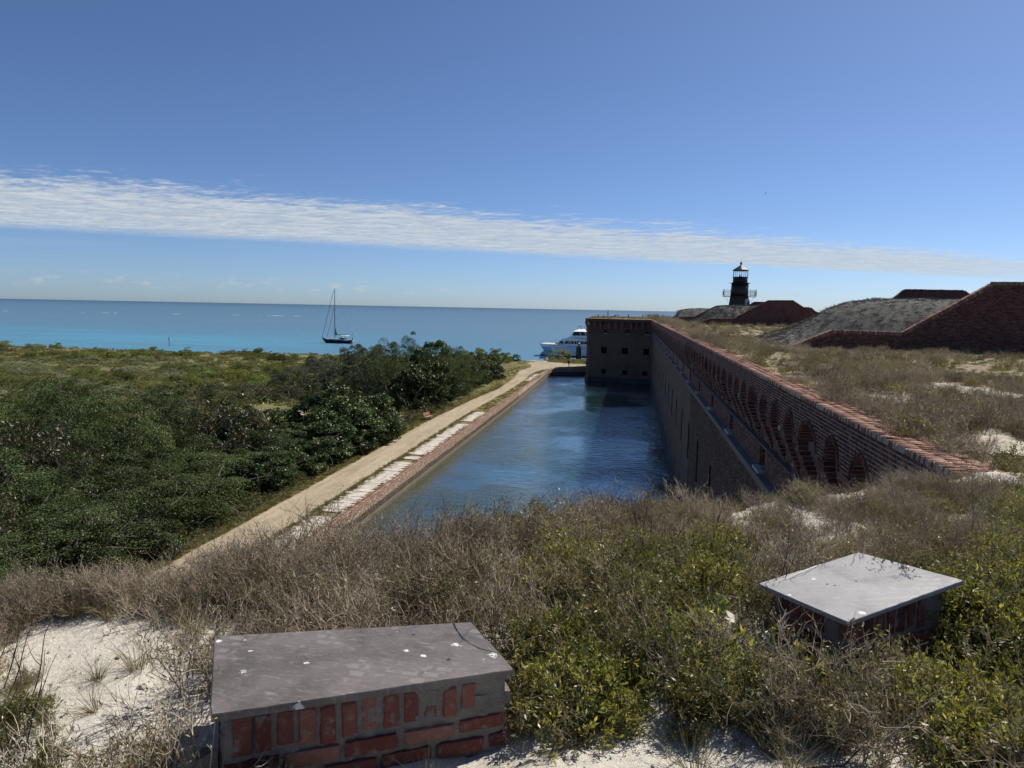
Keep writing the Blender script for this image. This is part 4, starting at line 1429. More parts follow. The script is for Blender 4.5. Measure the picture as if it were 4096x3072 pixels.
def shrub(seed, mats, n0=22, h=0.34, spread_r=0.16, levels=3, kids=3, rad=0.0028, nleaf=500, L=0.02, W=0.007, lean=0.55, up=0.12, wob=0.28, name='shrub'):
    r = np.random.default_rng(seed)
    ang = r.uniform(0, 2 * math.pi, n0)
    rr = np.sqrt(r.random(n0)) * spread_r
    st = np.stack([np.cos(ang) * rr, np.sin(ang) * rr, np.full(n0, -0.03)], 1)
    dr_ = norm(np.stack([np.cos(ang) * lean * r.random(n0), np.sin(ang) * lean * r.random(n0), np.full(n0, 0.8)], 1) + r.normal(size=(n0, 3)) * 0.25)
    A, B, ra, rb, pts, pd = grow(r, st, dr_, h * 0.62, levels, kids, 0.55, up, rad, 3, 0.62, wob)
    parts = [(*seg_mesh(A, B, ra, rb), 0)]
    if nleaf:
        k = r.integers(0, len(pts), nleaf)
        P = pts[k] + r.normal(size=(nleaf, 3)) * 0.006
        D = norm(pd[k] * 0.7 + rand_dirs(r, nleaf) * 0.9 + np.array([0, 0, 0.25]))
        Nn = norm(np.cross(D, rand_dirs(r, nleaf)))
        s_ = r.uniform(0.55, 1.25, nleaf)
        parts.append((*leaf_mesh(P, D, Nn, L * s_, W * s_), 1))
    return combine(name, parts, mats)


def tuft(seed, mats, n=70, h=0.35, spread=0.05, wid=0.004, lean=0.7, name='tuft'):
    r = np.random.default_rng(seed)
    ang = r.uniform(0, 2 * math.pi, n)
    base = np.stack([np.cos(ang), np.sin(ang), np.zeros(n)], 1) * (r.random(n) * spread)[:, None]
    d = norm(np.stack([np.cos(ang) * lean * r.random(n), np.sin(ang) * lean * r.random(n), np.ones(n)], 1))
    side = norm(np.cross(d, rand_dirs(r, n)))
    ll = h * r.uniform(0.5, 1.2, n)
    V = np.zeros((n, 8, 3))
    p = base
    for s_ in range(4):
        w = wid * (1 - s_ / 3.4)
        V[:, 2 * s_] = p - side * w / 2
        V[:, 2 * s_ + 1] = p + side * w / 2
        p = p + d * (ll / 3)[:, None]
        d = norm(d + np.stack([np.cos(ang) * 0.25, np.sin(ang) * 0.25, np.full(n, -0.16)], 1) + r.normal(size=(n, 3)) * 0.12)
    f = np.array([(0, 1, 3, 2), (2, 3, 5, 4), (4, 5, 7, 6)])
    F = (f[None] + (np.arange(n) * 8)[:, None, None]).reshape(-1, 4)
    return mesh_from(name, V.reshape(-1, 3), F, mats)


def scatter(name, protos, pts, scl, tilt=0.15, kind='stuff', idx=None, seed=0, parent=None):
    """one object that repeats a few plant meshes at the given points"""
    r = np.random.default_rng(seed + 100)
    pts = np.asarray(pts, float)
    n = len(pts)
    me = bpy.data.meshes.new(name)
    me.vertices.add(n)
    me.vertices.foreach_set('co', pts.ravel())
    rot = np.stack([r.normal(size=n) * tilt, r.normal(size=n) * tilt, r.uniform(0, 2 * math.pi, n)], 1)
    a = me.attributes.new('rot', 'FLOAT_VECTOR', 'POINT')
    a.data.foreach_set('vector', rot.astype(np.float32).ravel())
    a = me.attributes.new('scl', 'FLOAT', 'POINT')
    a.data.foreach_set('value', np.asarray(scl, np.float32))
    a = me.attributes.new('idx', 'INT', 'POINT')
    a.data.foreach_set('value', (r.integers(0, len(protos), n) if idx is None else idx).astype(np.int32))
    o = link(name, me, parent)
    ng = bpy.data.node_groups.new(name, 'GeometryNodeTree')
    ng.interface.new_socket('Geometry', in_out='INPUT', socket_type='NodeSocketGeometry')
    ng.interface.new_socket('Geometry', in_out='OUTPUT', socket_type='NodeSocketGeometry')
    gi = ng.nodes.new('NodeGroupInput')
    go = ng.nodes.new('NodeGroupOutput')
    iop = ng.nodes.new('GeometryNodeInstanceOnPoints')
    jn = ng.nodes.new('GeometryNodeJoinGeometry')
    for pm in reversed(protos):
        po = bpy.data.objects.new(pm.name + '_source', pm)
        oi = ng.nodes.new('GeometryNodeObjectInfo')
        oi.inputs['Object'].default_value = po
        g2 = ng.nodes.new('GeometryNodeGeometryToInstance')
        ng.links.new(oi.outputs['Geometry'], g2.inputs[0])
        ng.links.new(g2.outputs[0], jn.inputs[0])

    def attr(nm, t):
        q = ng.nodes.new('GeometryNodeInputNamedAttribute')
        q.data_type = t
        q.inputs['Name'].default_value = nm
        return q.outputs['Attribute']
    ng.links.new(gi.outputs[0], iop.inputs['Points'])
    ng.links.new(jn.outputs[0], iop.inputs['Instance'])
    iop.inputs['Pick Instance'].default_value = True
    ng.links.new(attr('idx', 'INT'), iop.inputs['Instance Index'])
    ng.links.new(attr('rot', 'FLOAT_VECTOR'), iop.inputs['Rotation'])
    ng.links.new(attr('scl', 'FLOAT'), iop.inputs['Scale'])
    ng.links.new(iop.outputs[0], go.inputs[0])
    md = o.modifiers.new('scatter', 'NODES')
    md.node_group = ng
    return tag(o, kind=kind)


# ------------------------------------------------------------------ the two board lids on brick boxes
def lid_thing(label, corners, z_plane, th, screws, bmat=None):
    """corners: front-left, front-right, back-right, back-left of the board top"""
    C = [np.array(c) for c in corners]
    cen = sum(C) / 4
    t = thing('vent_cover', label, 'cover', tuple(cen), 'board lids on brick boxes')
    n_ = np.cross(C[1] - C[0], C[3] - C[0])
    n_ /= np.linalg.norm(n_)
    V = [tuple(c - cen) for c in C] + [tuple(c - cen - n_ * th) for c in C]
    # shallow eased rim
    inn = [tuple((c - cen) * 0.992 + n_ * 0.0) for c in C]
    V2 = [tuple(c - cen - n_ * 0.004) for c in C] + [tuple(c - cen - n_ * th) for c in C] + inn
    F2 = [(8, 9, 10, 11), (0, 1, 9, 8), (1, 2, 10, 9), (2, 3, 11, 10), (3, 0, 8, 11), (0, 4, 5, 1), (1, 5, 6, 2), (2, 6, 7, 3), (3, 7, 4, 0), (4, 7, 6, 5)]
    # worn, slightly ragged rim
    rb = np.random.default_rng(4)
    ring, nseg = [], 26
    for k in range(4):
        for q_ in range(nseg):
            f_ = q_ / nseg
            base = (C[k] - cen) * (1 - f_) + (C[(k + 1) % 4] - cen) * f_
            chip = rb.normal() * 0.0012 + (0.012 * max(0.0, 1 - f_ * 14) + 0.012 * max(0.0, 1 - (1 - f_) * 14)) * 0.5
            ring.append(base * (1 - abs(chip) / max(0.2, np.linalg.norm(base))))
    nr = len(ring)
    V2 = [tuple(q_ * 0.994 + n_ * rb.normal() * 0.0004) for q_ in ring] + [tuple(q_ - n_ * 0.004) for q_ in ring] + [tuple(q_ - n_ * th) for q_ in ring]
    F2 = [tuple(range(nr))] + [(nr + i_, nr + (i_ + 1) % nr, (i_ + 1) % nr, i_) for i_ in range(nr)] + [(2 * nr + i_, 2 * nr + (i_ + 1) % nr, nr + (i_ + 1) % nr, nr + i_) for i_ in range(nr)] + [tuple(range(3 * nr - 1, 2 * nr - 1, -1))]
    bd = link('board', mesh_from('board', V2, F2, bmat or M_board), t)
    u = (C[1] - C[0]) / np.linalg.norm(C[1] - C[0])
    v = (C[3] - C[0])
    for (a, b) in screws:
        p = C[0] + (C[1] - C[0]) * a + v * b + ((C[2] - C[1]) - v) * a * b - cen
        s = MB()
        s.lathe([(0.010, -0.004), (0.010, 0.0012), (0.007, 0.002), (0.003, 0.0005)], c=tuple(p), n=8)
        so = s.build('screw', M_iron, bd)
    return t, cen, C, n_


# left lid
c1 = [(-1.452, 2.213, 14.018), (-0.432, 2.80, 13.995), (-0.72, 3.27, 13.965), (-1.80, 2.79, 14.01)]
t1, cen1, C1, n1_ = lid_thing('large grey board lid spattered with bird droppings on a crumbling brick box', c1, None, 0.030,
                              [(0.20, 0.55), (0.28, 0.78), (0.30, 0.45), (0.50, 0.45), (0.63, 0.66), (0.64, 0.82), (0.73, 0.80), (0.80, 0.30)])


def brick_box(t, cen, C, inset, rows, seed, skip_first=0.0):
    """brick walls on four sides under the lid: a course on end, then stretchers"""
    r = np.random.default_rng(seed)
    cc = [np.array([c[0], c[1]]) for c in C]
    m = sum(cc) / 4
    ii = []
    for k in range(4):
        d = m - cc[k]
        ii.append(cc[k] + d / np.linalg.norm(d) * inset)
    zt = min(c[2] for c in C) - 0.034
    ztop = [c[2] - 0.034 for c in C]
    bk = Bricks()
    core = MB()
    zc = [c[2] for c in C]
    core.prism([tuple(p - (p - m) / np.linalg.norm(p - m) * 0.012 * 1.4) for p in ii], lambda a, b: (a - cen[0], b - cen[1], zt - 0.45 - cen[2]), lambda a, b: (a - cen[0], b - cen[1], zt + 0.012 - cen[2]))
    core.build('mortar_bed', M_mortar_cov, t)
    for k in range(4):
        a, b = ii[k], ii[(k + 1) % 4]
        L = np.linalg.norm(b - a)
        U = np.array([*(b - a) / L, 0])
        N = np.array([U[1], -U[0], 0])
        M = np.stack([U, N, Z3], axis=1)
        org = np.array([*a, 0])
        # course on end
        s = 0.035
        while s < L - 0.05:
            w = 0.060 + r.normal() * 0.003
            if k == 0 and s > L - 0.15:
                break
            if r.random() > 0.07:
                hh = 0.098 + r.normal() * 0.008
                zt_ = ztop[k] + (ztop[(k + 1) % 4] - ztop[k]) * s / L
                dz_ = zt_ - zt
                hh += dz_
                bk.add(org + U * (s + w / 2) + N * (-0.045 + r.normal() * 0.004) + Z3 * (zt_ - 0.003 - hh / 2 + r.normal() * 0.002), (w, 0.11, hh), M)
            s += 0.079 + r.normal() * 0.003
        z = zt - 0.125
        for row in range(rows):
            s = -r.random() * 0.15
            while s < L - 0.02:
                l = 0.205 + r.normal() * 0.006
                e0, e1 = max(0.0, s), min(L + 0.01, s + l)
                if e1 - e0 > 0.05:
                    bk.add(org + U * ((e0 + e1) / 2) + N * (-0.035 + r.normal() * 0.005) + Z3 * (z - 0.031 + r.normal() * 0.002), (e1 - e0 - 0.004, 0.10, 0.062), M)
                s += l + 0.018
            z -= 0.084
    bk.make(t, M_brick_cov, 280)
    # uneven mortar that laps over the brick edges
    for k in range(4):
        a, b = ii[k], ii[(k + 1) % 4]
        L = np.linalg.norm(b - a)
        U = np.array([*(b - a) / L, 0])
        N = np.array([U[1], -U[0], 0])
        us_, vs2 = np.linspace(-0.005, L + 0.005, int(L / 0.009)), np.linspace(0, 1, 46)
        UU, VV = np.meshgrid(us_, vs2)
        VV = zt - 0.44 + VV * (ztop[k] + (ztop[(k + 1) % 4] - ztop[k]) * np.clip(UU / L, 0, 1) + 0.002 - (zt - 0.44))
        dsp = 0.0030 + fbm(UU * 9 + k * 5, VV * 9, 71) * 0.010 + fbm(UU * 38 + k * 5, VV * 38, 72, 3) * 0.009
        Pm = np.array([*a, 0])[None, None] + U[None, None] * UU[..., None] + N[None, None] * dsp[..., None]
        gm = grid_mesh('mortar_joint', Pm[..., 0] - cen[0], Pm[..., 1] - cen[1], VV - cen[2], M_mortar_cov)
        link('mortar_joint', gm, t)


brick_box(t1, cen1, C1, 0.045, 3, 3)
rr_ = np.random.default_rng(2)
for (s0, s1, d0, hgt, dz) in ((0.86, 0.995, 0.09, 0.055, -0.16), (-0.06, 0.02, 0.10, 0.20, -0.38)):
    a = C1[0] + (C1[1] - C1[0]) * s0 - cen1
    b = C1[0] + (C1[1] - C1[0]) * s1 - cen1
    nrm_ = np.array([(C1[1] - C1[0])[1], -(C1[1] - C1[0])[0], 0])
    nrm_ /= np.linalg.norm(nrm_)
    P0 = [a + nrm_ * -0.02, b + nrm_ * -0.03, b - nrm_ * d0, a - nrm_ * d0]
    V = []
    for zz_, jx in ((dz, 0.0), (dz + hgt, 0.012)):
        for q in P0:
            V.append(tuple(q + rr_.normal(size=3) * jx + np.array([0, 0, zz_])))
    MB().add(V, [(0, 3, 2, 1), (4, 5, 6, 7), (0, 1, 5, 4), (1, 2, 6, 5), (2, 3, 7, 6), (3, 0, 4, 7)]).build('mortar_lump', M_mortar_cov, t1)

# right lid
c2 = [(1.075, 3.50, 14.03), (1.80, 4.02, 14.10), (1.415, 4.50, 14.06), (0.745, 4.00, 14.00)]
t2, cen2, C2, n2_ = lid_thing('small pale grey square lid set cornerwise on bricks in the green scrub', c2, None, 0.022, [(0.34, 0.62), (0.36, 0.56), (0.52, 0.52)], M_board_skylit)
brick_box(t2, cen2, C2, 0.11, 3, 9)

# ------------------------------------------------------------------ foreground scrub
D_MATS = [M_twig, M_leaf_dry]
DRY = [shrub(i, D_MATS, n0=34, h=0.42, spread_r=0.22, levels=3, kids=4, rad=0.0036, nleaf=520, L=0.017, W=0.006, name='dry_shrub') for i in range(5)]
OLV = [shrub(20 + i, [M_twig, M_leaf_olive], n0=24, h=0.36, spread_r=0.20, levels=3, kids=4, rad=0.0032, nleaf=2200, L=0.024, W=0.008, name='olive_shrub') for i in range(4)]
GRN = [shrub(40 + i, [M_twig_dk, M_leaf_green], n0=20, h=0.30, spread_r=0.17, levels=3, kids=4, rad=0.0024, nleaf=3000, L=0.030, W=0.0085, name='green_shrub') for i in range(4)]
BRD = [shrub(60 + i, [M_twig_dk, M_leaf_green], n0=7, h=0.22, spread_r=0.08, levels=2, kids=3, rad=0.003, nleaf=150, L=0.062, W=0.026, name='broad_leaf_plant') for i in range(3)]
TUF = [tuft(80 + i, M_grass, 90, 0.30, 0.06, 0.0034, 0.9, 'grass_tuft') for i in range(4)]
TUFG = [tuft(90 + i, M_grass_gr, 90, 0.22, 0.06, 0.0036, 0.9, 'green_tuft') for i in range(3)]

SAND_A = [(-3.32, 3.30), (-2.93, 3.52), (-2.33, 3.60), (-2.14, 3.42), (-1.95, 3.05), (-1.80, 2.75), (-1.70, 2.45), (-1.62, 2.10), (-1.88, 2.25), (-2.05, 2.52), (-2.32, 2.62), (-2.9, 2.92)]
SAND_B = [(0.0, 2.4), (0.20, 2.95), (0.46, 3.06), (0.73, 3.04), (1.13, 3.08), (1.36, 2.9), (1.3, 2.4)]
SAND_C = [(-0.62, 2.70), (-0.40, 2.90), (-0.16, 2.78), (-0.05, 2.45), (-1.3, 1.7), (-1.6, 2.05), (-1.35, 2.12)]
SAND_D = [(1.48, 5.95), (2.15, 6.30), (2.09, 5.96), (1.54, 5.40), (1.37, 5.50)]
SAND_D2 = [(-0.06, 5.30), (0.19, 5.45), (0.21, 5.07), (-0.02, 4.95)]
G1 = [(-0.57, 5.0), (0.55, 5.45), (1.19, 5.33), (0.93, 4.6), (0.89, 3.85), (0.97, 3.15), (0.34, 3.0), (-0.16, 2.80), (-0.43, 2.98), (-0.42, 3.46), (-0.60, 3.85)]
G2 = [(1.70, 4.50), (2.36, 5.14), (4.32, 8.5), (6.0, 8.8), (6.0, 2.0), (1.70, 2.6), (1.36, 2.95), (0.97, 3.2), (1.10, 3.5)]
G3 = [(-3.4, 3.0), (-2.9, 2.88), (-2.32, 2.62), (-2.05, 2.50), (-1.80, 2.15), (-1.7, 1.2), (-3.4, 1.2)]
LID1 = [(c[0] + (c[0] - cen1[0]) * 0.16, c[1] + (c[1] - cen1[1]) * 0.22) for c in C1]
LID2 = [(c[0] + (c[0] - cen2[0]) * 0.10, c[1] + (c[1] - cen2[1]) * 0.10) for c in C2]


def sample(n, x0, x1, y0, y1, seed):
    r = np.random.default_rng(seed)
    return r.uniform(x0, x1, n), r.uniform(y0, y1, n), r


x, y, r = sample(5200, -4.6, 6.1, 1.2, 9.3, 1)
ok = inpoly(x, y, EDGE) & ~inpoly(x, y, LID1) & ~inpoly(x, y, LID2)
sand = inpoly(x, y, SAND_A) | inpoly(x, y, SAND_B) | inpoly(x, y, SAND_C) | inpoly(x, y, SAND_D) | inpoly(x, y, SAND_D2)
ok &= ~sand
nearsand = np.zeros(len(x), bool)
dd = np.hypot(x, y)
for f_ in (0.10, 0.22, 0.34, 0.46):
    for q_ in (SAND_A, SAND_B, SAND_C):
        nearsand |= inpoly(x * (1 + f_ / dd), y * (1 + f_ / dd), q_)
# keep the coping of the curtain wall bare
ok &= ~((x > 3.7) & (x < 4.5) & (y > 8.3))
ok &= ~((x > -0.3) & (x < 1.45) & (y < 2.97))
g1, g2, g3 = inpoly(x, y, G1), inpoly(x, y, G2), inpoly(x, y, G3)
z = near_z(x, y)
u = r.random(len(x))
n_f = fbm(x * 1.4, y * 1.4, 41)
# plants close to the front edges of the lids stay low so that the boxes show
front = np.hypot(x + 0.9, y - 2.3)
lowf = np.clip((front - 0.12) / 0.45, 0.30, 1.0)
lowf *= np.clip(np.hypot(x - 1.45, y - 3.65) / 0.4, 0.85, 1.0)
lowf *= np.where(nearsand, 0.42, 1.0) * np.interp(x, [-3.6, -2.6, -1.8], [0.62, 0.75, 1.0])
lowf *= np.interp(x, [-0.6, 0.3, 1.4, 6], [1.0, 0.72, 0.55, 0.62]) ** np.clip((y - 4.6) / 0.8, 0, 1)
near_lid1 = inpoly(x, y, [(c[0] + (c[0] - cen1[0]) * 0.5, c[1] + (c[1] - cen1[1]) * 0.6) for c in C1])


def pick(mask, dens, smin, smax, extra=None):
    k = ok & mask & (u < dens)
    s = r.uniform(smin, smax, k.sum()) * lowf[k]
    return np.stack([x[k], y[k], z[k]], 1), s


dry = ~g1 & ~g2 & ~g3
P, s = pick(dry, 0.27, 0.45, 1.2)
rl = np.random.default_rng(31)
n_ = 46
tl = rl.random(n_)
xl, yl_ = -3.6 + 1.7 * tl, 3.52 + 0.75 * tl + rl.normal(size=n_) * 0.10
P = np.concatenate([P, np.stack([xl, yl_, near_z(xl, yl_)], 1)])
s = np.concatenate([s, rl.uniform(0.4, 0.75, n_)])
n_ = 150
xl = rl.uniform(0.4, 5.6, n_)
yl_ = rl.uniform(5.4, 9.2, n_)
k_ = inpoly(xl, yl_, EDGE) & ~inpoly(xl, yl_, SAND_D) & ~((xl > 3.75) & (xl < 4.5) & (yl_ > 8.2))
P = np.concatenate([P, np.stack([xl, yl_, near_z(xl, yl_)], 1)[k_]])
s = np.concatenate([s, (rl.uniform(0.35, 0.72, n_))[k_]])
kg = ok & (g1 | g2) & (r.random(len(x)) < 0.045)
P = np.concatenate([P, np.stack([x[kg], y[kg], z[kg]], 1)])
s = np.concatenate([s, r.uniform(0.6, 1.15, kg.sum()) * lowf[kg]])
scatter('dry_scrub', DRY + OLV[:1], P, s, 0.22, seed=1)
P, s = pick(dry & (n_f > -0.1), 0.13, 0.5, 1.0)
scatter('olive_scrub', OLV, P, s, 0.2, seed=2)
u = r.random(len(x))
P, s = pick(g1, 0.42, 0.5, 1.15)
P2, s2 = pick(g2, 0.62, 0.6, 1.25)
P3, s3 = pick(g3, 0.42, 0.35, 0.8)
scatter('green_scrub', GRN + OLV[1:3], np.concatenate([P, P2, P3]), np.concatenate([s, s2, s3]), 0.25, seed=3)
u = r.random(len(x))
P, s = pick(g1 | g3 | g2, 0.10, 0.6, 1.3)
scatter('broad_leaf_plants', BRD, P, s, 0.25, seed=4)
u = r.random(len(x))
P, s = pick(dry, 0.12, 0.6, 1.2)
P2, s2 = pick(g3 | g1, 0.22, 0.5, 1.2)
scatter('dry_grass', TUF, np.concatenate([P, P2]), np.concatenate([s, s2]), 0.3, seed=5)
u = r.random(len(x))
P, s = pick(g3 | g2, 0.22, 0.5, 1.1)
scatter('green_grass', TUFG, P, s, 0.3, seed=6)
# seedlings and stray grass on the bare sand
x2, y2, r2 = sample(900, -3.4, 1.5, 1.7, 6.2, 9)
k = (inpoly(x2, y2, SAND_A) | inpoly(x2, y2, SAND_B) | inpoly(x2, y2, SAND_C)) & ~inpoly(x2, y2, LID1) & (r2.random(900) < 0.8)
SEED = [shrub(70 + i, [M_twig, M_leaf_olive], n0=5, h=0.10, spread_r=0.03, levels=2, kids=2, rad=0.0016, nleaf=45, L=0.024, W=0.006, lean=1.2, name='seedling') for i in range(3)] + TUF[:1]
scatter('seedlings', SEED, np.stack([x2[k], y2[k], near_z(x2[k], y2[k])], 1), r2.uniform(0.25, 0.8, k.sum()), 0.3, seed=7)


# stones on the sand
def stone_mesh(seed):
    import bmesh
    r = np.random.default_rng(seed)
    bm = bmesh.new()
    bmesh.ops.create_icosphere(bm, subdivisions=2, radius=1.0)
    for v in bm.verts:
        v.co *= 0.75 + 0.35 * r.random()
        v.co.z *= 0.6
    me = bpy.data.meshes.new('coral_stone')
    bm.to_mesh(me)
    bm.free()
    me.materials.append(M_rock)
    return me


STN = [stone_mesh(i) for i in range(4)]
xs_ = [(-2.46, 3.33, 0.035), (-2.03, 3.02, 0.040), (-1.96, 2.95, 0.032), (-2.10, 2.95, 0.022), (-2.33, 3.0, 0.026), (-2.0, 2.88, 0.018), (-2.16, 2.83, 0.020), (-2.2, 2.72, 0.022), (-1.9, 3.1, 0.03), (-2.62, 3.2, 0.018), (-2.05, 3.2, 0.03)]
for i, (a, b, sc_) in enumerate(xs_):
    o = link('coral_stone', STN[i % 4])
    o.location = (a, b, float(near_z(a, b)) + sc_ * 0.25)
    o.scale = (sc_, sc_ * 0.85, sc_ * 0.8)
    o.rotation_euler = (0, 0, i * 1.3)
    tag(o, 'small rough pale coral stone lying on the bare sand left of the big lid', 'stone', 'coral stones on the sand')
x2, y2, r2 = sample(1500, -3.4, 1.5, 1.7, 6.2, 19)
k = inpoly(x2, y2, SAND_A) | inpoly(x2, y2, SAND_B) | inpoly(x2, y2, SAND_C) | inpoly(x2, y2, SAND_D)
scatter('gravel', STN, np.stack([x2[k], y2[k], near_z(x2[k], y2[k])], 1), r2.uniform(0.002, 0.010, k.sum()), 0.4, seed=8)


# bare dark stalks that stand out of the scrub
def stalk_plant(label, base, n, h, lean, seed, mat=M_twig_dk, rad=0.004, spread=0.12, fork=2, bend=0.0):
    r = np.random.default_rng(seed)
    t = thing('bare_stalk_plant', label, 'plant', (base[0], base[1], float(near_z(*base)) - 0.02))
    for i in range(n):
        p = np.array([r.normal() * spread, r.normal() * spread, 0.0])
        d = norm(np.array([lean[0] + r.normal() * 0.2, lean[1] + r.normal() * 0.2, 1.0]))
        L = h * r.uniform(0.6, 1.1)
        mb = MB()
        pts = [p]
        for s_ in range(7):
            p = p + d * L / 7
            d = norm(d + r.normal(size=3) * 0.10 + np.array([-lean[0] * 0.08 + bend, 0, 0.03 - abs(bend) * 0.6]))
            pts.append(p)
        mb.tube(pts, [rad * (1 - 0.75 * j / 7) for j in range(8)], 5)
        for f_ in range(fork):
            j = int(r.integers(2, 6))
            q = pts[j]
            e = norm((pts[j + 1] - pts[j]) + r.normal(size=3) * 0.05 * L)
            sub = [q]
            for s_ in range(4):
                q = q + e * L * 0.09
                e = norm(e + r.normal(size=3) * 0.15 + np.array([0, 0, 0.1]))
                sub.append(q)
            mb.tube(sub, [rad * 0.55 * (1 - 0.6 * j2 / 4) for j2 in range(5)], 4)
        mb.build('stem', mat, t)
    return t


stalk_plant('clump of long dark leaning stems at the left edge by the bare sand', (-3.02, 2.72), 9, 0.62, (0.45, 0.2), 1, spread=0.14, fork=1)
stalk_plant('dark curved stems rising in the corner below the left sand patch', (-2.45, 2.38), 5, 0.50, (0.5, 0.15), 2, spread=0.10, fork=1)
stalk_plant('bare dark stalks standing against the moat water in the middle', (0.35, 4.75), 7, 0.62, (0.12, 0.2), 3, spread=0.22, fork=2)
stalk_plant('tall bare stalks between the green scrub and the small lid', (0.62, 4.25), 6, 0.60, (0.25, 0.1), 4, spread=0.16, fork=2)
stalk_plant('tangle of arching bare branches right of the small lid', (2.55, 5.7), 9, 0.75, (-0.5, 0.15), 5, mat=M_twig, spread=0.22, fork=3, rad=0.0035)
stalk_plant('pale dead twigs sprouting from sand behind the small lid', (1.62, 5.45), 14, 0.34, (0.0, 0.1), 6, mat=M_twig, spread=0.05, fork=3, rad=0.0026)
stalk_plant('few thin stalks in front of the small lid', (1.22, 3.38), 4, 0.42, (-0.25, 0.1), 7, spread=0.15, fork=2, rad=0.0026)
stalk_plant('short dark stalk poking up in front of the path at the left', (-2.2, 3.72), 4, 0.36, (0.15, 0.2), 8, spread=0.10, fork=2)
stalk_plant('leafy stalk cluster at the right end of the small lid', (1.78, 3.82), 6, 0.34, (0.1, 0.0), 9, mat=M_twig, spread=0.06, fork=3, rad=0.0022)
stalk_plant('thin bare stems rising from the rim in front of the moat', (-0.9, 4.75), 5, 0.42, (0.1, 0.2), 10, spread=0.3, fork=2, rad=0.0026)
# a branch that arches over the right end of the big lid, and one on the lower sand
for nm, lab, pts_, rd in (('fallen_branch', 'curved bare branch hanging over the right end of the big lid', [(-0.66, 3.42, 14.22), (-0.70, 3.25, 14.10), (-0.68, 3.10, 14.04), (-0.60, 3.00, 14.02), (-0.50, 2.98, 14.04), (-0.42, 2.98, 14.06)], 0.0045),
                          ('fallen_branch', 'long dark branch curving over the sand at the lower right', [(0.52, 2.98, 13.80), (0.58, 2.90, 13.71), (0.74, 2.84, 13.68), (0.90, 2.86, 13.70), (1.02, 2.96, 13.76), (1.05, 3.10, 13.86)], 0.006)):
    o = MB().tube(pts_, [rd * (1 - 0.1 * i) for i in range(len(pts_))], 6).build(nm, M_twig_dk)
    tag(o, lab, 'branch')

# ------------------------------------------------------------------ scrub on the fort roof
DRYL = [shrub(120 + i, D_MATS, n0=26, h=0.42, spread_r=0.26, levels=3, kids=4, rad=0.0045, nleaf=420, L=0.022, W=0.007, name='roof_shrub') for i in range(3)]
OLVL = [shrub(130 + i, [M_twig, M_leaf_olive], n0=22, h=0.34, spread_r=0.26, levels=3, kids=3, rad=0.0040, nleaf=1300, L=0.036, W=0.012, name='roof_olive_shrub') for i in range(2)]
TUFL = [tuft(140 + i, M_grass, 110, 0.22, 0.16, 0.007, 0.9, 'roof_grass') for i in range(3)]
TUFLG = [tuft(150 + i, M_grass_gr, 110, 0.13, 0.18, 0.009, 0.9, 'roof_green_grass') for i in range(2)]
TS = [[(5.87, 12.99), (6.32, 12.88), (5.73, 11.14), (4.94, 10.6), (5.14, 11.91)], [(5.67, 18.37), (6.82, 18.95), (6.74, 17.1), (5.73, 15.86), (5.24, 16.62)], [(8.48, 22.25), (9.19, 21.58), (9.85, 19.77), (9.18, 18.4), (8.44, 19.3), (7.93, 20.19)]]
for q in TS:
    V = [(a, b, float(terre_z(a, b)) + 0.03) for a, b in q]
    X_, Y_ = np.meshgrid(np.linspace(min(a for a, b in q) - 0.4, max(a for a, b in q) + 0.4, 30), np.linspace(min(b for a, b in q) - 0.6, max(b for a, b in q) + 0.6, 40))
    kp = inpoly(X_ + fbm(X_ * 2, Y_ * 2, 3) * 0.25, Y_ + fbm(X_ * 2, Y_ * 2, 4) * 0.4, q)[:-1, :-1]
    tag(link('sand_ground', grid_mesh('sand_ground', X_, Y_, terre_z(X_, Y_) + 0.02, M_sand_dull, kp)), kind='structure')
r = np.random.default_rng(5)
n = 26000
yy = 5.0 * (230 / 5.0) ** r.random(n)
xx = 4.3 + (0.55 * yy + 6) * r.random(n)
sandm = np.zeros(n, bool)
for q_ in TS:
    for (ox, oy) in ((0, 0), (0, 0.35)):
        sandm |= inpoly(xx + ox, yy + oy, q_)
okk = ~sandm & ~((xx > 9.0) & (yy > 42.2) & (yy < 66)) & ~((xx > 8.6) & (yy > 112) & (yy < 137)) & (xx < 34)
okk &= xx > 4.50 + fbm(yy * 0.7, yy * 0, 6) * 0.30
edge_bias = np.exp(-(xx - 4.6) / 2.2)
zone = fbm(xx * 0.25, yy * 0.25, 51) + 0.55 * edge_bias
pr_ = r.random(n)
dens = np.clip(2.6 / np.maximum(yy, 6) * 1.9, 0, 1)
zz2 = terre_z(xx, yy)
grow_s = 1.0 + np.clip((yy - 30) / 90, 0, 1.6)
P = np.stack([xx, yy, zz2 - 0.02], 1)
k = okk & (zone > 0.10) & (pr_ < 0.38)
scatter('dry_scrub', DRYL + OLVL[:1], P[k], (r.uniform(0.45, 1.0, n) ** 1.6 * 1.25 * grow_s * (0.8 + 0.5 * np.clip(edge_bias, 0, 1)))[k], 0.2, seed=11)
k = okk & (zone <= 0.16) & (pr_ < 0.42)
scatter('green_grass', TUFLG * 3 + OLVL[:1], P[k], (r.uniform(0.5, 1.1, n) * grow_s)[k], 0.25, seed=12)
k = okk & (pr_ > 0.30) & (pr_ < 0.42) & (zone > -0.05)
scatter('dry_grass', TUFL, P[k], (r.uniform(0.5, 1.05, n) * grow_s)[k], 0.25, seed=13)
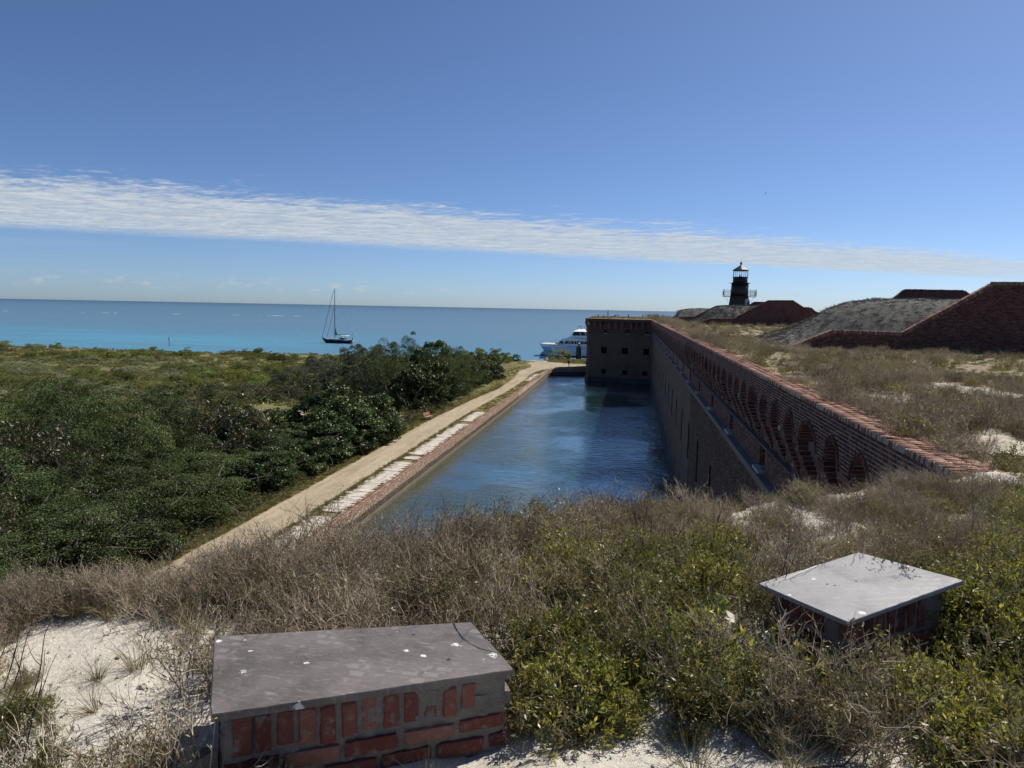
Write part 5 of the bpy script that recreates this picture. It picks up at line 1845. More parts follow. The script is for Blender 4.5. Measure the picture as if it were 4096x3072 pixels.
# grass on the far bastion roof and on the mounds
n = 2600
xx, yy = r.uniform(-9.3, 4.6, n), r.uniform(152.6, 182, n)
e = 155.6 + (xx + 9.1) * (152.4 - 155.6) / 13.45
k = (yy - e > 0.5)
scatter('dry_grass', TUFL, np.stack([xx[k], yy[k], np.full(k.sum(), 13.68) + 0.12 * np.clip((yy - e)[k] / 3, 0, 1)], 1), r.uniform(0.6, 1.3, k.sum()), 0.2, seed=14)
dg_ = bpy.context.evaluated_depsgraph_get()
for nm_, (xa, xb, ya, yb, cnt) in {'a': (9.0, 27, 44, 63, 5200), 'b': (9, 24, 117, 133, 2600), 'c': (8.8, 22, 156, 170, 1200)}.items():
    pts_ = []
    mo = [o for o in bpy.data.objects if o.name.startswith('earth_mound')][{'a': 0, 'b': 1, 'c': 2}[nm_]]
    co = np.zeros(len(mo.data.vertices) * 3)
    mo.data.vertices.foreach_get('co', co)
    co = co.reshape(-1, 3)
    k = r.integers(0, len(co), cnt)
    p_ = co[k] + r.normal(size=(cnt, 3)) * np.array([0.12, 0.12, 0.0])
    p_[:, 2] -= 0.03
    GM = [tuft(160 + i, M_leaf_grey_grass, 60, 0.12, 0.22, 0.012, 1.3, 'mound_grass') for i in range(2)] if nm_ == 'a' else GM
    scatter('mound_grass', GM, p_, r.uniform(0.5, 1.2, cnt) * (1.6 if nm_ != 'a' else 1.0), 0.25, seed=15)


# ------------------------------------------------------------------ trees and bushes on the island
def crown_mesh(seed, mat, rad, hgt, n_clump, n_leaf, leaf, asp=0.55, rough=0.28, name='crown', lift=0.35, droop=0.0):
    """foliage: clumps of leaf faces spread over and inside an uneven dome"""
    r = np.random.default_rng(seed)
    d = rand_dirs(r, n_clump * 3)
    d = d[d[:, 2] > -0.75][:n_clump]
    k = len(d)
    lump = 1 + rough * np.sin(d[:, 0] * 4 + seed) * np.cos(d[:, 1] * 5 + seed * 2) + r.normal(size=k) * rough * 0.45
    rr = np.clip((0.62 + 0.38 * np.sqrt(r.random(k))) * lump, 0.35, 1.14)
    C = np.stack([d[:, 0] * rad * rr, d[:, 1] * rad * rr, hgt * lift + d[:, 2] * hgt * (1 - lift) * rr], 1)
    C[:, 2] = np.maximum(C[:, 2], hgt * 0.10)
    cr = rad * r.uniform(0.14, 0.30, k)
    ci = r.integers(0, k, n_leaf)
    off = rand_dirs(r, n_leaf)
    off[:, 2] = np.abs(off[:, 2]) * 0.8 - 0.15
    P = C[ci] + off * (cr[ci] * (0.35 + 0.65 * r.random(n_leaf) ** 0.5))[:, None]
    out_ = norm(P - np.array([0, 0, hgt * 0.35]))
    Nn = norm(out_ * 0.5 + rand_dirs(r, n_leaf) * 0.8 + np.array([0, 0, 0.45]))
    D = norm(np.cross(Nn, rand_dirs(r, n_leaf)) + np.array([0, 0, -droop]))
    s = leaf * r.uniform(0.6, 1.35, n_leaf)
    V, F = leaf_mesh(P, D, Nn, s, s * asp, 0.12)
    return mesh_from(name, V, F, mat)


def trunk_mesh(seed, rad, hgt, n=5, mat=M_bark, twigs=26):
    r = np.random.default_rng(seed)
    mb = MB()
    for i in range(n):
        a = 2 * math.pi * i / n + r.random()
        p = np.array([math.cos(a) * 0.12, math.sin(a) * 0.12, -0.15])
        d = norm(np.array([math.cos(a) * 0.5, math.sin(a) * 0.5, 0.9]))
        pts = [p]
        for s in range(5):
            p = p + d * hgt * 0.16
            d = norm(d + r.normal(size=3) * 0.22 + np.array([math.cos(a) * 0.12, math.sin(a) * 0.12, 0]))
            pts.append(p)
        mb.tube(pts, [0.03 * rad * (1 - 0.14 * j) + 0.012 for j in range(6)], 5)
        for t in range(twigs // n):
            j = int(r.integers(1, 6))
            q = pts[j]
            e = norm(rand_dirs(r, 1)[0] + np.array([math.cos(a), math.sin(a), 0.3]))
            sub = [q]
            for s in range(3):
                q = q + e * rad * 0.20
                e = norm(e + r.normal(size=3) * 0.3 + np.array([0, 0, 0.15]))
                sub.append(q)
            mb.tube(sub, [0.022, 0.017, 0.012, 0.007], 4)
    return mesh_from('trunk', mb.V, mb.F, mat)


KINDS = {}


def kind(nm, mat, rad, hgt, ncl, nlf, leaf, asp, rough, cnt, seed, lift=0.35, droop=0.0, twigs=26):
    KINDS[nm] = [(crown_mesh(seed + i, mat, rad, hgt, ncl, nlf, leaf, asp, rough, 'crown', lift, droop), trunk_mesh(seed + i, rad, hgt, 5, M_bark, twigs)) for i in range(cnt)]


kind('buttonwood', M_leaf_btn, 2.6, 4.6, 70, 19000, 0.092, 0.52, 0.30, 6, 300, 0.36, 0.2, 50)
kind('grape', M_leaf_grape, 2.2, 3.6, 64, 11500, 0.145, 0.85, 0.18, 3, 320, 0.34)
kind('grey', M_leaf_grey, 2.5, 4.6, 80, 16000, 0.12, 0.45, 0.18, 2, 340, 0.36)
kind('cedar', M_leaf_cedar, 1.8, 1.3, 60, 5200, 0.15, 0.42, 0.30, 4, 360, 0.22, -0.6, 10)
kind('lavender', M_leaf_lav, 1.6, 0.85, 45, 3200, 0.17, 0.35, 0.22, 2, 380, 0.2, -0.3, 5)
kind('olivebush', M_leaf_olive, 1.5, 1.2, 45, 3600, 0.16, 0.4, 0.25, 2, 390, 0.25, -0.4, 10)
kind('dull', M_leaf_dull, 2.2, 2.6, 70, 9000, 0.13, 0.35, 0.2, 2, 400, 0.3, -0.5, 40)
_tr = np.random.default_rng(77)


def plant_tree(nm, label, kd, xy, h, w, group, cat='tree'):
    cm, tm = KINDS[kd][int(_tr.integers(len(KINDS[kd])))]
    o = thing(nm, label, cat, (xy[0], xy[1], float(land_z(*xy)) - 0.05), group, float(_tr.uniform(0, 6.28)))
    base_r = {'buttonwood': (2.6, 4.6), 'grape': (2.2, 3.6), 'grey': (2.5, 4.6), 'cedar': (1.8, 1.3), 'lavender': (1.6, 0.85), 'olivebush': (1.5, 1.2), 'dull': (2.2, 2.6)}[kd]
    o.scale = (w / 2 / base_r[0], w / 2 / base_r[0] * _tr.uniform(0.85, 1.15), h / base_r[1])
    link('trunk', tm, o)
    link('crown', cm, o)
    return o


def where(px, py):
    q = px / py
    if q < -0.88:
        return 'at the left edge'
    if q < -0.76:
        return 'left of the marker post'
    if q < -0.64:
        return 'in line with the marker post'
    if q < -0.52:
        return 'between marker post and yacht'
    if q < -0.38:
        return 'in line with the yacht'
    return 'right of the yacht'


ORD = ['first', 'second', 'third', 'fourth', 'fifth', 'sixth', 'seventh', 'eighth', 'ninth', 'tenth', 'eleventh', 'twelfth']
# near thicket left of the path
frow = 0
cnt = 0
y = 25.5
while y < 74:
    x = -28.9 - 0.8 * _tr.random() + (1.8 if y < 33 else 0.0)
    row = 0
    while x > -(y * 1.06 + 7):
        if y > 62 + max(0, (x + 50)) * 0.6 and x < -38:
            break
        dpth = -26 - x
        h = np.interp(dpth, [2, 7, 14], [3.3, 5.0, 5.7]) * _tr.uniform(0.74, 1.22)
        w = _tr.uniform(5.8, 8.4)
        g = 'trees of the near thicket left of the path'
        px, py = x + _tr.normal() * 0.6, y + _tr.normal() * 0.7
        if y > 57 and x > -38:
            plant_tree('sea_grape_tree', 'round-leaved glossy green tree at the far end of the near thicket', 'grape', (px + 0.6, py), h * 0.86, w * 0.95, g)
        elif row == 0:
            plant_tree('buttonwood_tree', ORD[frow] + ' dark tree from the near end of the thicket edge along the path', 'buttonwood', (px, py), h, w, g)
            frow += 1
        elif (cnt % 7) == 3:
            plant_tree('buttonwood_tree', 'dull olive tree in the near thicket ' + where(px, py), 'dull', (px, py), h * 0.95, w, g)
        else:
            plant_tree('buttonwood_tree', ('dark tree in the front of the near thicket ' if y < 44 else 'dark tree at the back of the near thicket ') + where(px, py), 'buttonwood', (px, py), h, w, g)
        x -= 5.6
        row += 1
        cnt += 1
    y += 5.0
for i, (px, py, h, w) in enumerate(((-27.2, 49.5, 2.4, 3.0), (-26.9, 55.0, 2.2, 3.0), (-27.0, 60.0, 3.6, 4.4), (-26.6, 64.5, 3.9, 4.6), (-30.5, 67.0, 4.6, 5.0), (-26.7, 69.5, 4.0, 4.8), (-28.8, 73.0, 4.1, 5.0), (-27.0, 74.5, 3.3, 3.8))):
    plant_tree('sea_grape_tree', ORD[7 - i] + ' glossy round-leaved sea grape counted from the bench back along the path', 'grape', (px, py), h * 1.22, w * 1.3, 'sea grapes before the bench')
plant_tree('bush', 'small round green bush alone at the path edge near the lower left', 'grape', (-25.3, 34.5), 1.5, 2.4, None, 'bush')
# middle clump beyond the bench
MIDT = [(-29.5, 92, 4.4, 5.5), (-28.6, 97, 4.6, 5.5), (-28.0, 102, 4.7, 5.5), (-27.6, 107.5, 4.8, 5.6), (-27.5, 113, 4.8, 5.6), (-27.6, 119, 4.6, 5.6), (-27.8, 125, 4.2, 5.2), (-27.7, 131, 3.8, 4.8),
        (-33, 95, 5.2, 6), (-32.5, 101, 6.0, 6), (-32, 108, 6.4, 6), (-32, 115, 6.6, 6), (-32, 122, 5.6, 6), (-32, 129, 4.8, 6), (-37, 98, 5.6, 6), (-37, 106, 6.4, 6), (-36.5, 114, 7.0, 6.5)]
for i, (px, py, h, w) in enumerate(MIDT):
    kd = 'grape' if i in (0, 1, 2, 9, 11, 6, 7) else 'buttonwood'
    plant_tree('sea_grape_tree' if kd == 'grape' else 'buttonwood_tree', ORD[i] + ' dark tree beyond the bench along the path edge' if i < 8 else 'tall dark tree at the heart of the clump beyond the bench', kd, (px, py), h * 1.28, w * 1.1, 'trees of the clump beyond the bench')
for (px, py, h, w) in ((-42, 108, 6.6, 6.5), (-46, 113, 6.9, 6.5), (-41, 116, 7.3, 6.5), (-47, 105, 5.2, 6), (-51, 110, 5.2, 6), (-52, 103, 4.2, 5.5), (-45, 120, 6.6, 6)):
    plant_tree('grey_green_tree', 'grey-green tree at the left side of the clump beyond the bench', 'grey', (px, py), h * 1.12, w, 'grey trees beyond the bench')
for (px, py, h, w) in ((-44, 97, 2.6, 5.5), (-49, 96, 2.5, 5.5), (-55, 97, 2.4, 5.5), (-59, 102, 2.2, 5), (-62, 96, 2.0, 5)):
    plant_tree('scrub_bush', 'dull brown-green low bush between the near thicket and the grey trees', 'dull', (px, py), h, w, 'dull bushes behind the thicket', 'bush')
plant_tree('sea_grape_bush', 'lone round shrub with yellow tips at the bend of the path', 'grape', (-27.6, 139), 3.6, 5.4, None, 'bush')
plant_tree('sea_grape_bush', 'shrub with round leaves ending the clump near the sandy clearing', 'grape', (-29.5, 145), 3.4, 5.4, None, 'bush')
for (px, py, h, w) in ((-33, 179, 2.8, 5), (-36, 182, 2.9, 5), (-40, 184, 2.7, 5), (-45, 186, 2.4, 5), (-50, 188, 2.2, 5)):
    plant_tree('feathery_bush', 'feathery dark bush on the shore behind the clump of trees', 'cedar', (px, py), h, w, 'feathery bushes on the shore', 'bush')
plant_tree('bush', 'low round bush beside the picnic table', 'grape', (-30.3, 186.5), 1.9, 2.6, None, 'bush')
plant_tree('shore_bush', 'small grey-green bush right of the dark bench on the shore', 'olivebush', (-22.2, 199.3), 2.4, 3.0, None, 'bush')
plant_tree('shore_bush', 'wider grey-green bush on the shore in front of the ferry', 'olivebush', (-19.2, 201.5), 3.2, 4.8, None, 'bush')
# field of low bushes behind the thicket, each a bush of its own
FG = 'low bushes on the open flat island'
pos = []
tries = 0
while len(pos) < 210 and tries < 6000:
    tries += 1
    py = 78 * (186 / 78) ** _tr.random()
    px = _tr.uniform(-(py * 1.08 + 6), -34 - 14 * (py < 128) - 6 * (py < 100) + 0.0)
    if py < 128 and px > -54:
        continue
    if py < 76 + max(0, px + 75) * 0.0 or shore_y(px) - py < 3:
        continue
    w = _tr.uniform(2.6, 5.6)
    if any((px - a) ** 2 + (py - b) ** 2 < (0.62 * (w + c) / 2) ** 2 for a, b, c in pos):
        continue
    pos.append((px, py, w))
for (px, py, w) in pos:
    q = px / py
    patch = float(fbm(np.array([px * 0.035]), np.array([py * 0.05]), 61)[0])
    if q < -0.62 and py < 150 and patch > -0.25:
        plant_tree('sea_lavender_bush', 'low silvery bush on the %s of the flat %s' % ('near side' if py < 120 else 'far side', where(px, py)), 'lavender', (px, py), _tr.uniform(0.55, 0.95), w, FG, 'bush')
    elif patch > 0.28:
        plant_tree('scrub_bush', 'low yellowish bush on the %s of the flat %s' % ('near side' if py < 120 else 'far side', where(px, py)), 'olivebush', (px, py), _tr.uniform(0.7, 1.3), w * 0.8, FG, 'bush')
    else:
        far = shore_y(px) - py < 14
        plant_tree('bay_cedar_bush', ('low green bush close to the far shore %s' if far else ('low green bush on the near side of the flat %s' if py < 115 else 'low green bush in the middle of the flat %s')) % where(px, py), 'cedar', (px, py), _tr.uniform(0.9, 1.9), w, FG, 'bush')
# ground cover between the bushes
LOWB = [crown_mesh(500 + i, m_, 0.9, 0.42, 16, 420, 0.15, 0.3, 0.3, 'low_plant', 0.15, -0.6) for i, m_ in enumerate((M_leaf_cedar, M_leaf_olive, M_leaf_lav, M_leaf_olive, M_leaf_cedar))]
n = 5200
r = np.random.default_rng(8)
py = 70 * (190 / 70) ** r.random(n)
px = -27 - (py * 1.1 - 20) * r.random(n)
k = (shore_y(px) - py > 2.0) & ~((px > -54) & (py < 90)) & ~((px > -33) & (py > 132))
scatter('ground_cover', LOWB, np.stack([px[k], py[k], land_z(px[k], py[k]) - 0.05], 1), r.uniform(0.6, 1.5, k.sum()), 0.05, seed=21)
# grass verges along the path
VG = [tuft(520 + i, (M_grass_gr, M_grass)[i % 2], 70, 0.22, 0.25, 0.022, 0.9, 'verge_tuft') for i in range(4)]
n = 5200
py = 28 * (172 / 28) ** r.random(n)
side = r.random(n)
pl = np.interp(py, [a for a, b in PATH_L], [b for a, b in PATH_L])
prr = np.interp(py, [a for a, b in PATH_R], [b for a, b in PATH_R])
px = np.where(side < 0.62, pl - 0.15 - np.abs(r.normal(size=n)) * (0.9 + (py > 130) * 2.0), prr + 0.1 + (-20.35 - prr) * r.random(n) * (py < 94) + (-18.95 - prr) * r.random(n) * (py >= 94))
k = (px < -18.9)
scatter('verge_grass', VG, np.stack([px[k], py[k], land_z(px[k], py[k])], 1), r.uniform(0.5, 1.35, k.sum()) * 0.8, 0.2, seed=22)
n = 260
py = 28 * (95 / 28) ** r.random(n)
px = -19.0 + 0.08 * r.normal(size=n)
scatter('verge_grass', VG, np.stack([px, py, np.full(n, 1.42)], 1), r.uniform(0.4, 0.8, n), 0.2, seed=23)
n = 900
px, py = r.uniform(-22, -9, n), r.uniform(186, 208, n)
k = (shore_y(px) - py > 1.5) & (py > 184.6 + (px + 10) * -0.25)
scatter('verge_grass', VG, np.stack([px[k], py[k], land_z(px[k], py[k])], 1), r.uniform(1.0, 2.0, k.sum()), 0.2, seed=24)
n = 1500
py = 26 * (100 / 26) ** r.random(n)
pl = np.interp(py, [a for a, b in PATH_L], [b for a, b in PATH_L])
px = pl - 0.7 - np.abs(r.normal(size=n)) * 1.6
UND = [crown_mesh(560 + i, m_, 0.5, 0.5, 12, 380, 0.10, 0.4, 0.3, 'undergrowth_plant', 0.2, -0.5) for i, m_ in enumerate((M_leaf_dull, M_leaf_olive, M_leaf_btn))]
scatter('undergrowth', UND, np.stack([px, py, land_z(px, py) - 0.03], 1), r.uniform(0.3, 1.3, n) * np.clip((pl - px) / 2.2, 0.35, 1.2), 0.1, seed=25)
n = 2600
py = r.uniform(24, 80, n)
px = -27.5 - (py * 1.1 - 18) * r.random(n)
k = ~((py > 64) & (px < -36)) & ~((py > 76) & (px > -36))
UND2 = [crown_mesh(580 + i, m_, 0.5, 0.55, 14, 420, 0.055, 0.5, 0.3, 'thicket_plant', 0.2, -0.4) for i, m_ in enumerate((M_leaf_btn, M_leaf_dull, M_leaf_btn))]
scatter('undergrowth', UND2, np.stack([px, py, land_z(px, py) - 0.05], 1)[k], r.uniform(1.6, 3.6, n)[k], 0.1, seed=26)
# yellow-green strap-leaved plants at the foot of the sea grapes
YEL = [tuft(540 + i, M_leaf_yellow, 26, 0.7, 0.12, 0.07, 0.9, 'strap_leaf_plant') for i in range(2)]
for i, (a, b) in enumerate([(-25.0, 66.0), (-24.9, 68.0), (-25.0, 70.2), (-24.8, 72.0), (-25.2, 73.8), (-24.8, 75.2), (-25.2, 76.8), (-25.5, 78.2), (-25.9, 77.0), (-25.0, 64.0)]):
    o = link('strap_leaf_plant', YEL[i % 2])
    o.location = (a, b, float(land_z(a, b)))
    o.rotation_euler = (0, 0, i * 1.1)
    o.scale = (1.1, 1.1, 0.9 + 0.03 * i)
    tag(o, 'yellow-green strap-leaved plant at the path edge before the bench', 'plant', 'strap-leaved plants by the path')
# logs and stones in the small clearing behind the sea grapes
for i, (a, b, sc_) in enumerate([(-41.5, 84.5, 0.7), (-43.0, 83.0, 0.5), (-39.5, 86.2, 0.6), (-40.5, 82.2, 0.8), (-44.5, 85.0, 0.6)]):
    o = link('rock', STN[i % 4])
    o.location = (a, b, float(land_z(a, b)) + 0.1)
    o.scale = (sc_, sc_ * 0.7, sc_ * 0.6)
    tag(o, 'weathered rock in the small clearing behind the sea grapes', 'rock', 'rocks in the clearing')
for i, (a, b, sc_) in enumerate([(-27.0, 197.2, 1.0), (-25.8, 197.6, 0.7), (-28.2, 196.0, 0.7)]):
    o = link('rock', STN[(i + 1) % 4])
    o.location = (a, b, 0.7)
    o.scale = (sc_ * 1.6, sc_, sc_ * 0.7)
    tag(o, 'brown weedy rock on the shore left of the dark bench', 'rock', 'rocks on the shore')


# ------------------------------------------------------------------ furniture
def bench(label, loc, rz, wood, frame, L=1.5):
    t = thing('bench', label, 'bench', loc, None, rz)
    for k in range(4):
        m_ = MB().box(-L / 2, L / 2, -0.22 + k * 0.115, -0.12 + k * 0.115, 0.43, 0.47)
        m_.build('seat_slat', wood, t)
    for k in range(3):
        z0 = 0.56 + k * 0.13
        yy_ = 0.245 + k * 0.03
        MB().box(-L / 2, L / 2, yy_, yy_ + 0.04, z0, z0 + 0.11).build('back_slat', wood, t)
    for s in (-0.42, 0.42):
        m_ = MB()
        m_.box(s * L - 0.03, s * L + 0.03, -0.02, 0.05, -0.05, 0.43)
        m_.box(s * L - 0.03, s * L + 0.03, -0.22, 0.27, 0.38, 0.43)
        m_.tube([(s * L, 0.26, 0.4), (s * L, 0.36, 0.92)], 0.03, 6)
        m_.build('leg_frame', frame, t)
    return t


bench('orange-brown slatted bench beside the sandy path before the trees', (-24.75, 85.2, 1.38), R(80), M_wood, M_metal, 1.7)
bench('dark bench on the shore left of the bushes by the ferry', (-24.2, 196.0, 1.25), R(188), M_greywood, M_greywood, 1.8)
bench('dark bench half hidden right of the shore bush', (-17.1, 201.5, 1.35), R(185), M_greywood, M_greywood, 2.0)
t = thing('picnic_table', 'grey picnic table with bench seats at the edge of the sandy clearing', 'table', (-27.6, 180.6, 1.36), None, R(6))
for k in range(4):
    MB().box(-1.0, 1.0, -0.36 + k * 0.185, -0.19 + k * 0.185, 0.72, 0.76).build('table_plank', M_greywood, t)
for s in (-1, 1):
    MB().box(-1.0, 1.0, s * 0.72 - 0.13, s * 0.72 + 0.13, 0.42, 0.46).build('bench_plank', M_greywood, t)
    m_ = MB()
    m_.tube([(s * 0.75, -0.75, 0.0), (s * 0.75, -0.25, 0.72)], 0.045, 5)
    m_.tube([(s * 0.75, 0.75, 0.0), (s * 0.75, 0.25, 0.72)], 0.045, 5)
    m_.tube([(s * 0.75, -0.8, 0.42), (s * 0.75, 0.8, 0.42)], 0.04, 5)
    m_.build('leg_frame', M_greywood, t)
# piling cluster in front of the ferry
t = thing('mooring_piling', 'cluster of tarred timber pilings in the water in front of the ferry', 'piling', (-16.1, 222.0, 0.0))
for i, (a, b, h) in enumerate(((-0.5, 0, 4.0), (0.1, -0.3, 5.0), (0.55, 0.1, 3.9))):
    MB().tube([(a * 1.15, b * 1.15, -1.5), (a, b, h * 0.6), (a * 0.9, b * 0.9, h)], [0.30, 0.27, 0.24], 10).build('pile', M_greywood, t)
for z in (1.0, 3.2):
    MB().lathe([(0.88, z), (0.88, z + 0.16)], n=14).build('binding_band', M_iron, t)
MB().lathe([(0.26, 5.0), (0.28, 5.05), (0.02, 5.25)], c=(0.09, -0.27, 0), n=10).build('pile_cap', M_white, t)
# channel markers
for (a, b, lab) in ((-158.5, 224.0, 'slim white marker post in the water behind the far shore bushes'),):
    t = thing('marker_post', lab, 'marker', (a, b, 0.0))
    MB().tube([(0, 0, -1), (0, 0, 3.0)], 0.16, 8).build('post', M_ironlt, t)
    MB().box(-0.35, 0.35, -0.05, 0.05, 2.3, 3.1).build('sign_panel', M_white, t)
    MB().tube([(0, 0, 3.0), (0, 0, 3.5)], 0.05, 6).build('finial', M_ironlt, t)

# posts on the far bastion roof
for i, (X_, h) in enumerate(((443, 0.72), (543, 0.62), (765, 0.75), (722, 0.45), (1035, 0.95), (1015, 0.5), (1310, 0.95), (1560, 0.55), (1595, 0.85), (1888, 0.6))):
    u = (X_ - 443) / 5.03 * 0.0575
    m_ = MB().tube([(0, 0, -0.2), (0, 0, h)], 0.085, 6)
    o = m_.build('roof_post', M_post)
    o.location = (-7.6 + u, 163.0 - u * 0.15, 13.72)
    tag(o, 'short dark post standing on the far bastion roof', 'post', 'posts on the far bastion roof')


# ------------------------------------------------------------------ people (one continuous body each)
def skin_mesh(name, verts, edges, radii, mats, zone):
    me = bpy.data.meshes.new(name)
    me.from_pydata(verts, edges, [])
    o = bpy.data.objects.new(name, me)
    COL.objects.link(o)
    sk = o.modifiers.new('skin', 'SKIN')
    for i, v in enumerate(me.skin_vertices[0].data):
        v.radius = (radii[i][0], radii[i][1]) if isinstance(radii[i], tuple) else (radii[i], radii[i])
        v.use_root = (i == 0)
    ss = o.modifiers.new('sub', 'SUBSURF')
    ss.levels = ss.render_levels = 1
    dg = bpy.context.evaluated_depsgraph_get()
    me2 = bpy.data.meshes.new_from_object(o.evaluated_get(dg))
    bpy.data.objects.remove(o)
    for m in mats:
        me2.materials.append(m)
    for p in me2.polygons:
        p.material_index = zone(p.center)
        p.use_smooth = True
    return me2


def person(label, loc, rz, shirt, trousers, pose='stand', pack=False, hat=False):
    t = thing('person', label, 'person', loc, None, rz)
    if pose == 'stoop':
        V = [(0, 0.0, 0.92), (0, 0.30, 1.04), (0, 0.55, 1.06), (0, 0.70, 1.00), (0, 0.84, 0.98), (-0.10, 0, 0.86), (-0.11, 0.06, 0.48), (-0.11, -0.02, 0.08), (-0.11, 0.12, 0.04), (0.10, 0, 0.86), (0.12, 0.02, 0.48), (0.12, -0.06, 0.08), (0.12, 0.08, 0.04),
             (-0.19, 0.55, 1.03), (-0.24, 0.62, 0.76), (-0.22, 0.74, 0.52), (0.19, 0.55, 1.03), (0.26, 0.62, 0.76), (0.24, 0.78, 0.55)]
        head_c = (0, 0.90, 0.97)
    else:
        st = 0.14 if pose == 'walk' else 0.03
        V = [(0, 0, 0.95), (0, 0.0, 1.18), (0, -0.01, 1.40), (0, 0.01, 1.50), (0, 0.03, 1.58), (-0.10, 0, 0.90), (-0.11, st * 0.6, 0.50), (-0.11, st, 0.08), (-0.11, st + 0.14, 0.04), (0.10, 0, 0.90), (0.11, -st * 0.2, 0.50), (0.11, -st, 0.09), (0.11, -st + 0.14, 0.04),
             (-0.20, -0.01, 1.40), (-0.25, -0.03, 1.13), (-0.24, 0.07, 0.88), (0.20, -0.01, 1.40), (0.25, -0.03, 1.13), (0.23, 0.10, 0.90)]
        head_c = (0, 0.05, 1.66)
    E_ = [(0, 1), (1, 2), (2, 3), (3, 4), (0, 5), (5, 6), (6, 7), (7, 8), (0, 9), (9, 10), (10, 11), (11, 12), (2, 13), (13, 14), (14, 15), (2, 16), (16, 17), (17, 18)]
    Rd = [(0.15, 0.11), (0.15, 0.11), (0.17, 0.11), 0.07, 0.06, 0.10, 0.07, 0.05, 0.05, 0.10, 0.07, 0.05, 0.05, 0.075, 0.052, 0.04, 0.075, 0.052, 0.04]
    if pose == 'stoop':
        zone = lambda c: 1 if (c.y < 0.12 and c.z < 0.95) else (2 if c.y > 0.68 or c.z < 0.7 else 0)
    else:
        zone = lambda c: 1 if c.z < 0.94 and abs(c.x) < 0.19 else (2 if c.z > 1.49 or c.z < 1.0 else 0)
    link('body', skin_mesh('body', V, E_, Rd, [shirt, trousers, M_skin], zone), t)
    hd = MB()
    hd.lathe([(0.02, -0.14), (0.06, -0.12), (0.078, -0.05), (0.085, 0.02), (0.07, 0.09), (0.03, 0.13)], c=head_c, n=10)
    hd.tube([(head_c[0], head_c[1] + 0.07, head_c[2] - 0.02), (head_c[0], head_c[1] + 0.105, head_c[2] - 0.035)], [0.02, 0.012], 5)
    hd.build('head', M_skin, t, True)
    hr = MB()
    hr.lathe([(0.088, -0.03), (0.098, 0.03), (0.085, 0.10), (0.04, 0.145), (0.005, 0.15)], c=(head_c[0], head_c[1] - 0.018, head_c[2]), n=10)
    hr.build('hair', M_hair, t, True)
    if pack:
        m_ = MB()
        m_.prism([(-0.15, 1.02), (0.15, 1.02), (0.16, 1.35), (0.10, 1.46), (-0.10, 1.46), (-0.16, 1.35)], lambda a, b: (a, -0.11, b), lambda a, b: (a * 0.8, -0.30, b))
        m_.build('backpack', M_pack, t)
    return t


person('person in a pale shirt and dark trousers standing on the far bastion roof', (-5.52, 165.0, 13.74), R(-80), M_shirtw, M_trous)
person('person in dark clothes stooping on the far bastion roof beside the one in pale shirt', (-3.9, 164.6, 13.42), R(-72), M_shirtw, M_trous, 'stoop')
person('person with a backpack walking on the sandy path below the ferry', (-14.95, 174.0, 1.42), R(-40), M_shirtd, M_trous, 'walk', True)


# ------------------------------------------------------------------ birds in the sky
def bird(label, px, py, dist, span, bank, yaw):
    d = fwd + rgt2 * (px - 2048) / 2841 - upv2 * (py - 1536) / 2841
    d = d / np.linalg.norm(d)
    t = thing('bird', label, 'bird', tuple(EYE + d * dist), 'birds in the sky')
    t.rotation_euler = (0, bank, yaw)
    s = span / 2
    MB().tube([(0, -0.22 * s, 0), (0, -0.08 * s, 0), (0, 0.10 * s, 0), (0, 0.30 * s, 0.0), (0, 0.42 * s, 0)], [0.012 * s, 0.055 * s, 0.07 * s, 0.05 * s, 0.012 * s], 6).build('body', M_bird, t, True)
    for g in (-1, 1):
        V = [(g * 0.04 * s, 0.16 * s, 0.03 * s), (g * 0.48 * s, 0.26 * s, 0.16 * s), (g * s, -0.04 * s, 0.06 * s), (g * 0.5 * s, 0.10 * s, 0.14 * s), (g * 0.04 * s, -0.08 * s, 0.02 * s)]
        V = V + [(a, b, c - 0.02 * s) for a, b, c in V]
        F = [(0, 1, 3, 4), (1, 2, 3), (9, 8, 6, 5), (8, 7, 6), (0, 5, 6, 1), (1, 6, 7, 2), (2, 7, 8, 3), (3, 8, 9, 4)]
        MB().add(V, F).build('wing', M_bird, t)


for lab, px, py, ds, sp, bk_, yw in (
        ('bird with long wings gliding above the lighthouse', 3062, 774, 230, 2.3, R(-33), R(15)), ('small dark bird high in the middle of the sky', 1880, 577, 260, 0.8, R(20), R(70)),
        ('tiny bird highest of all in the middle sky', 2089, 440, 300, 0.9, R(10), R(60)), ('faint bird at the upper right of the sky', 3216, 546, 300, 1.1, R(5), R(20)),
        ('bird gliding just above the cloud streak', 1547, 667, 280, 1.3, R(8), R(10)), ('tiny bird at the upper left of the sky', 1110, 562, 330, 0.8, R(10), R(30)),
        ('bird inside the cloud streak', 2098, 910, 280, 1.3, R(6), R(15))):
    bird(lab, px, py, ds, sp, bk_, yw)


# ------------------------------------------------------------------ ferry
fe = thing('ferry', 'white passenger catamaran with red stripe moored behind the far bastion', 'ferry', (-13.0, 237.0, 0.0))
FX, FY = -13.0, 237.0


def fp(x, y, z):
    return (x - FX, y - FY, z)


def fprism(name, poly, y0, y1, mat, par=None):
    return MB().prism(poly, lambda a, b: fp(a, y0, b), lambda a, b: fp(a, y1, b)).build(name, mat, par or fe)


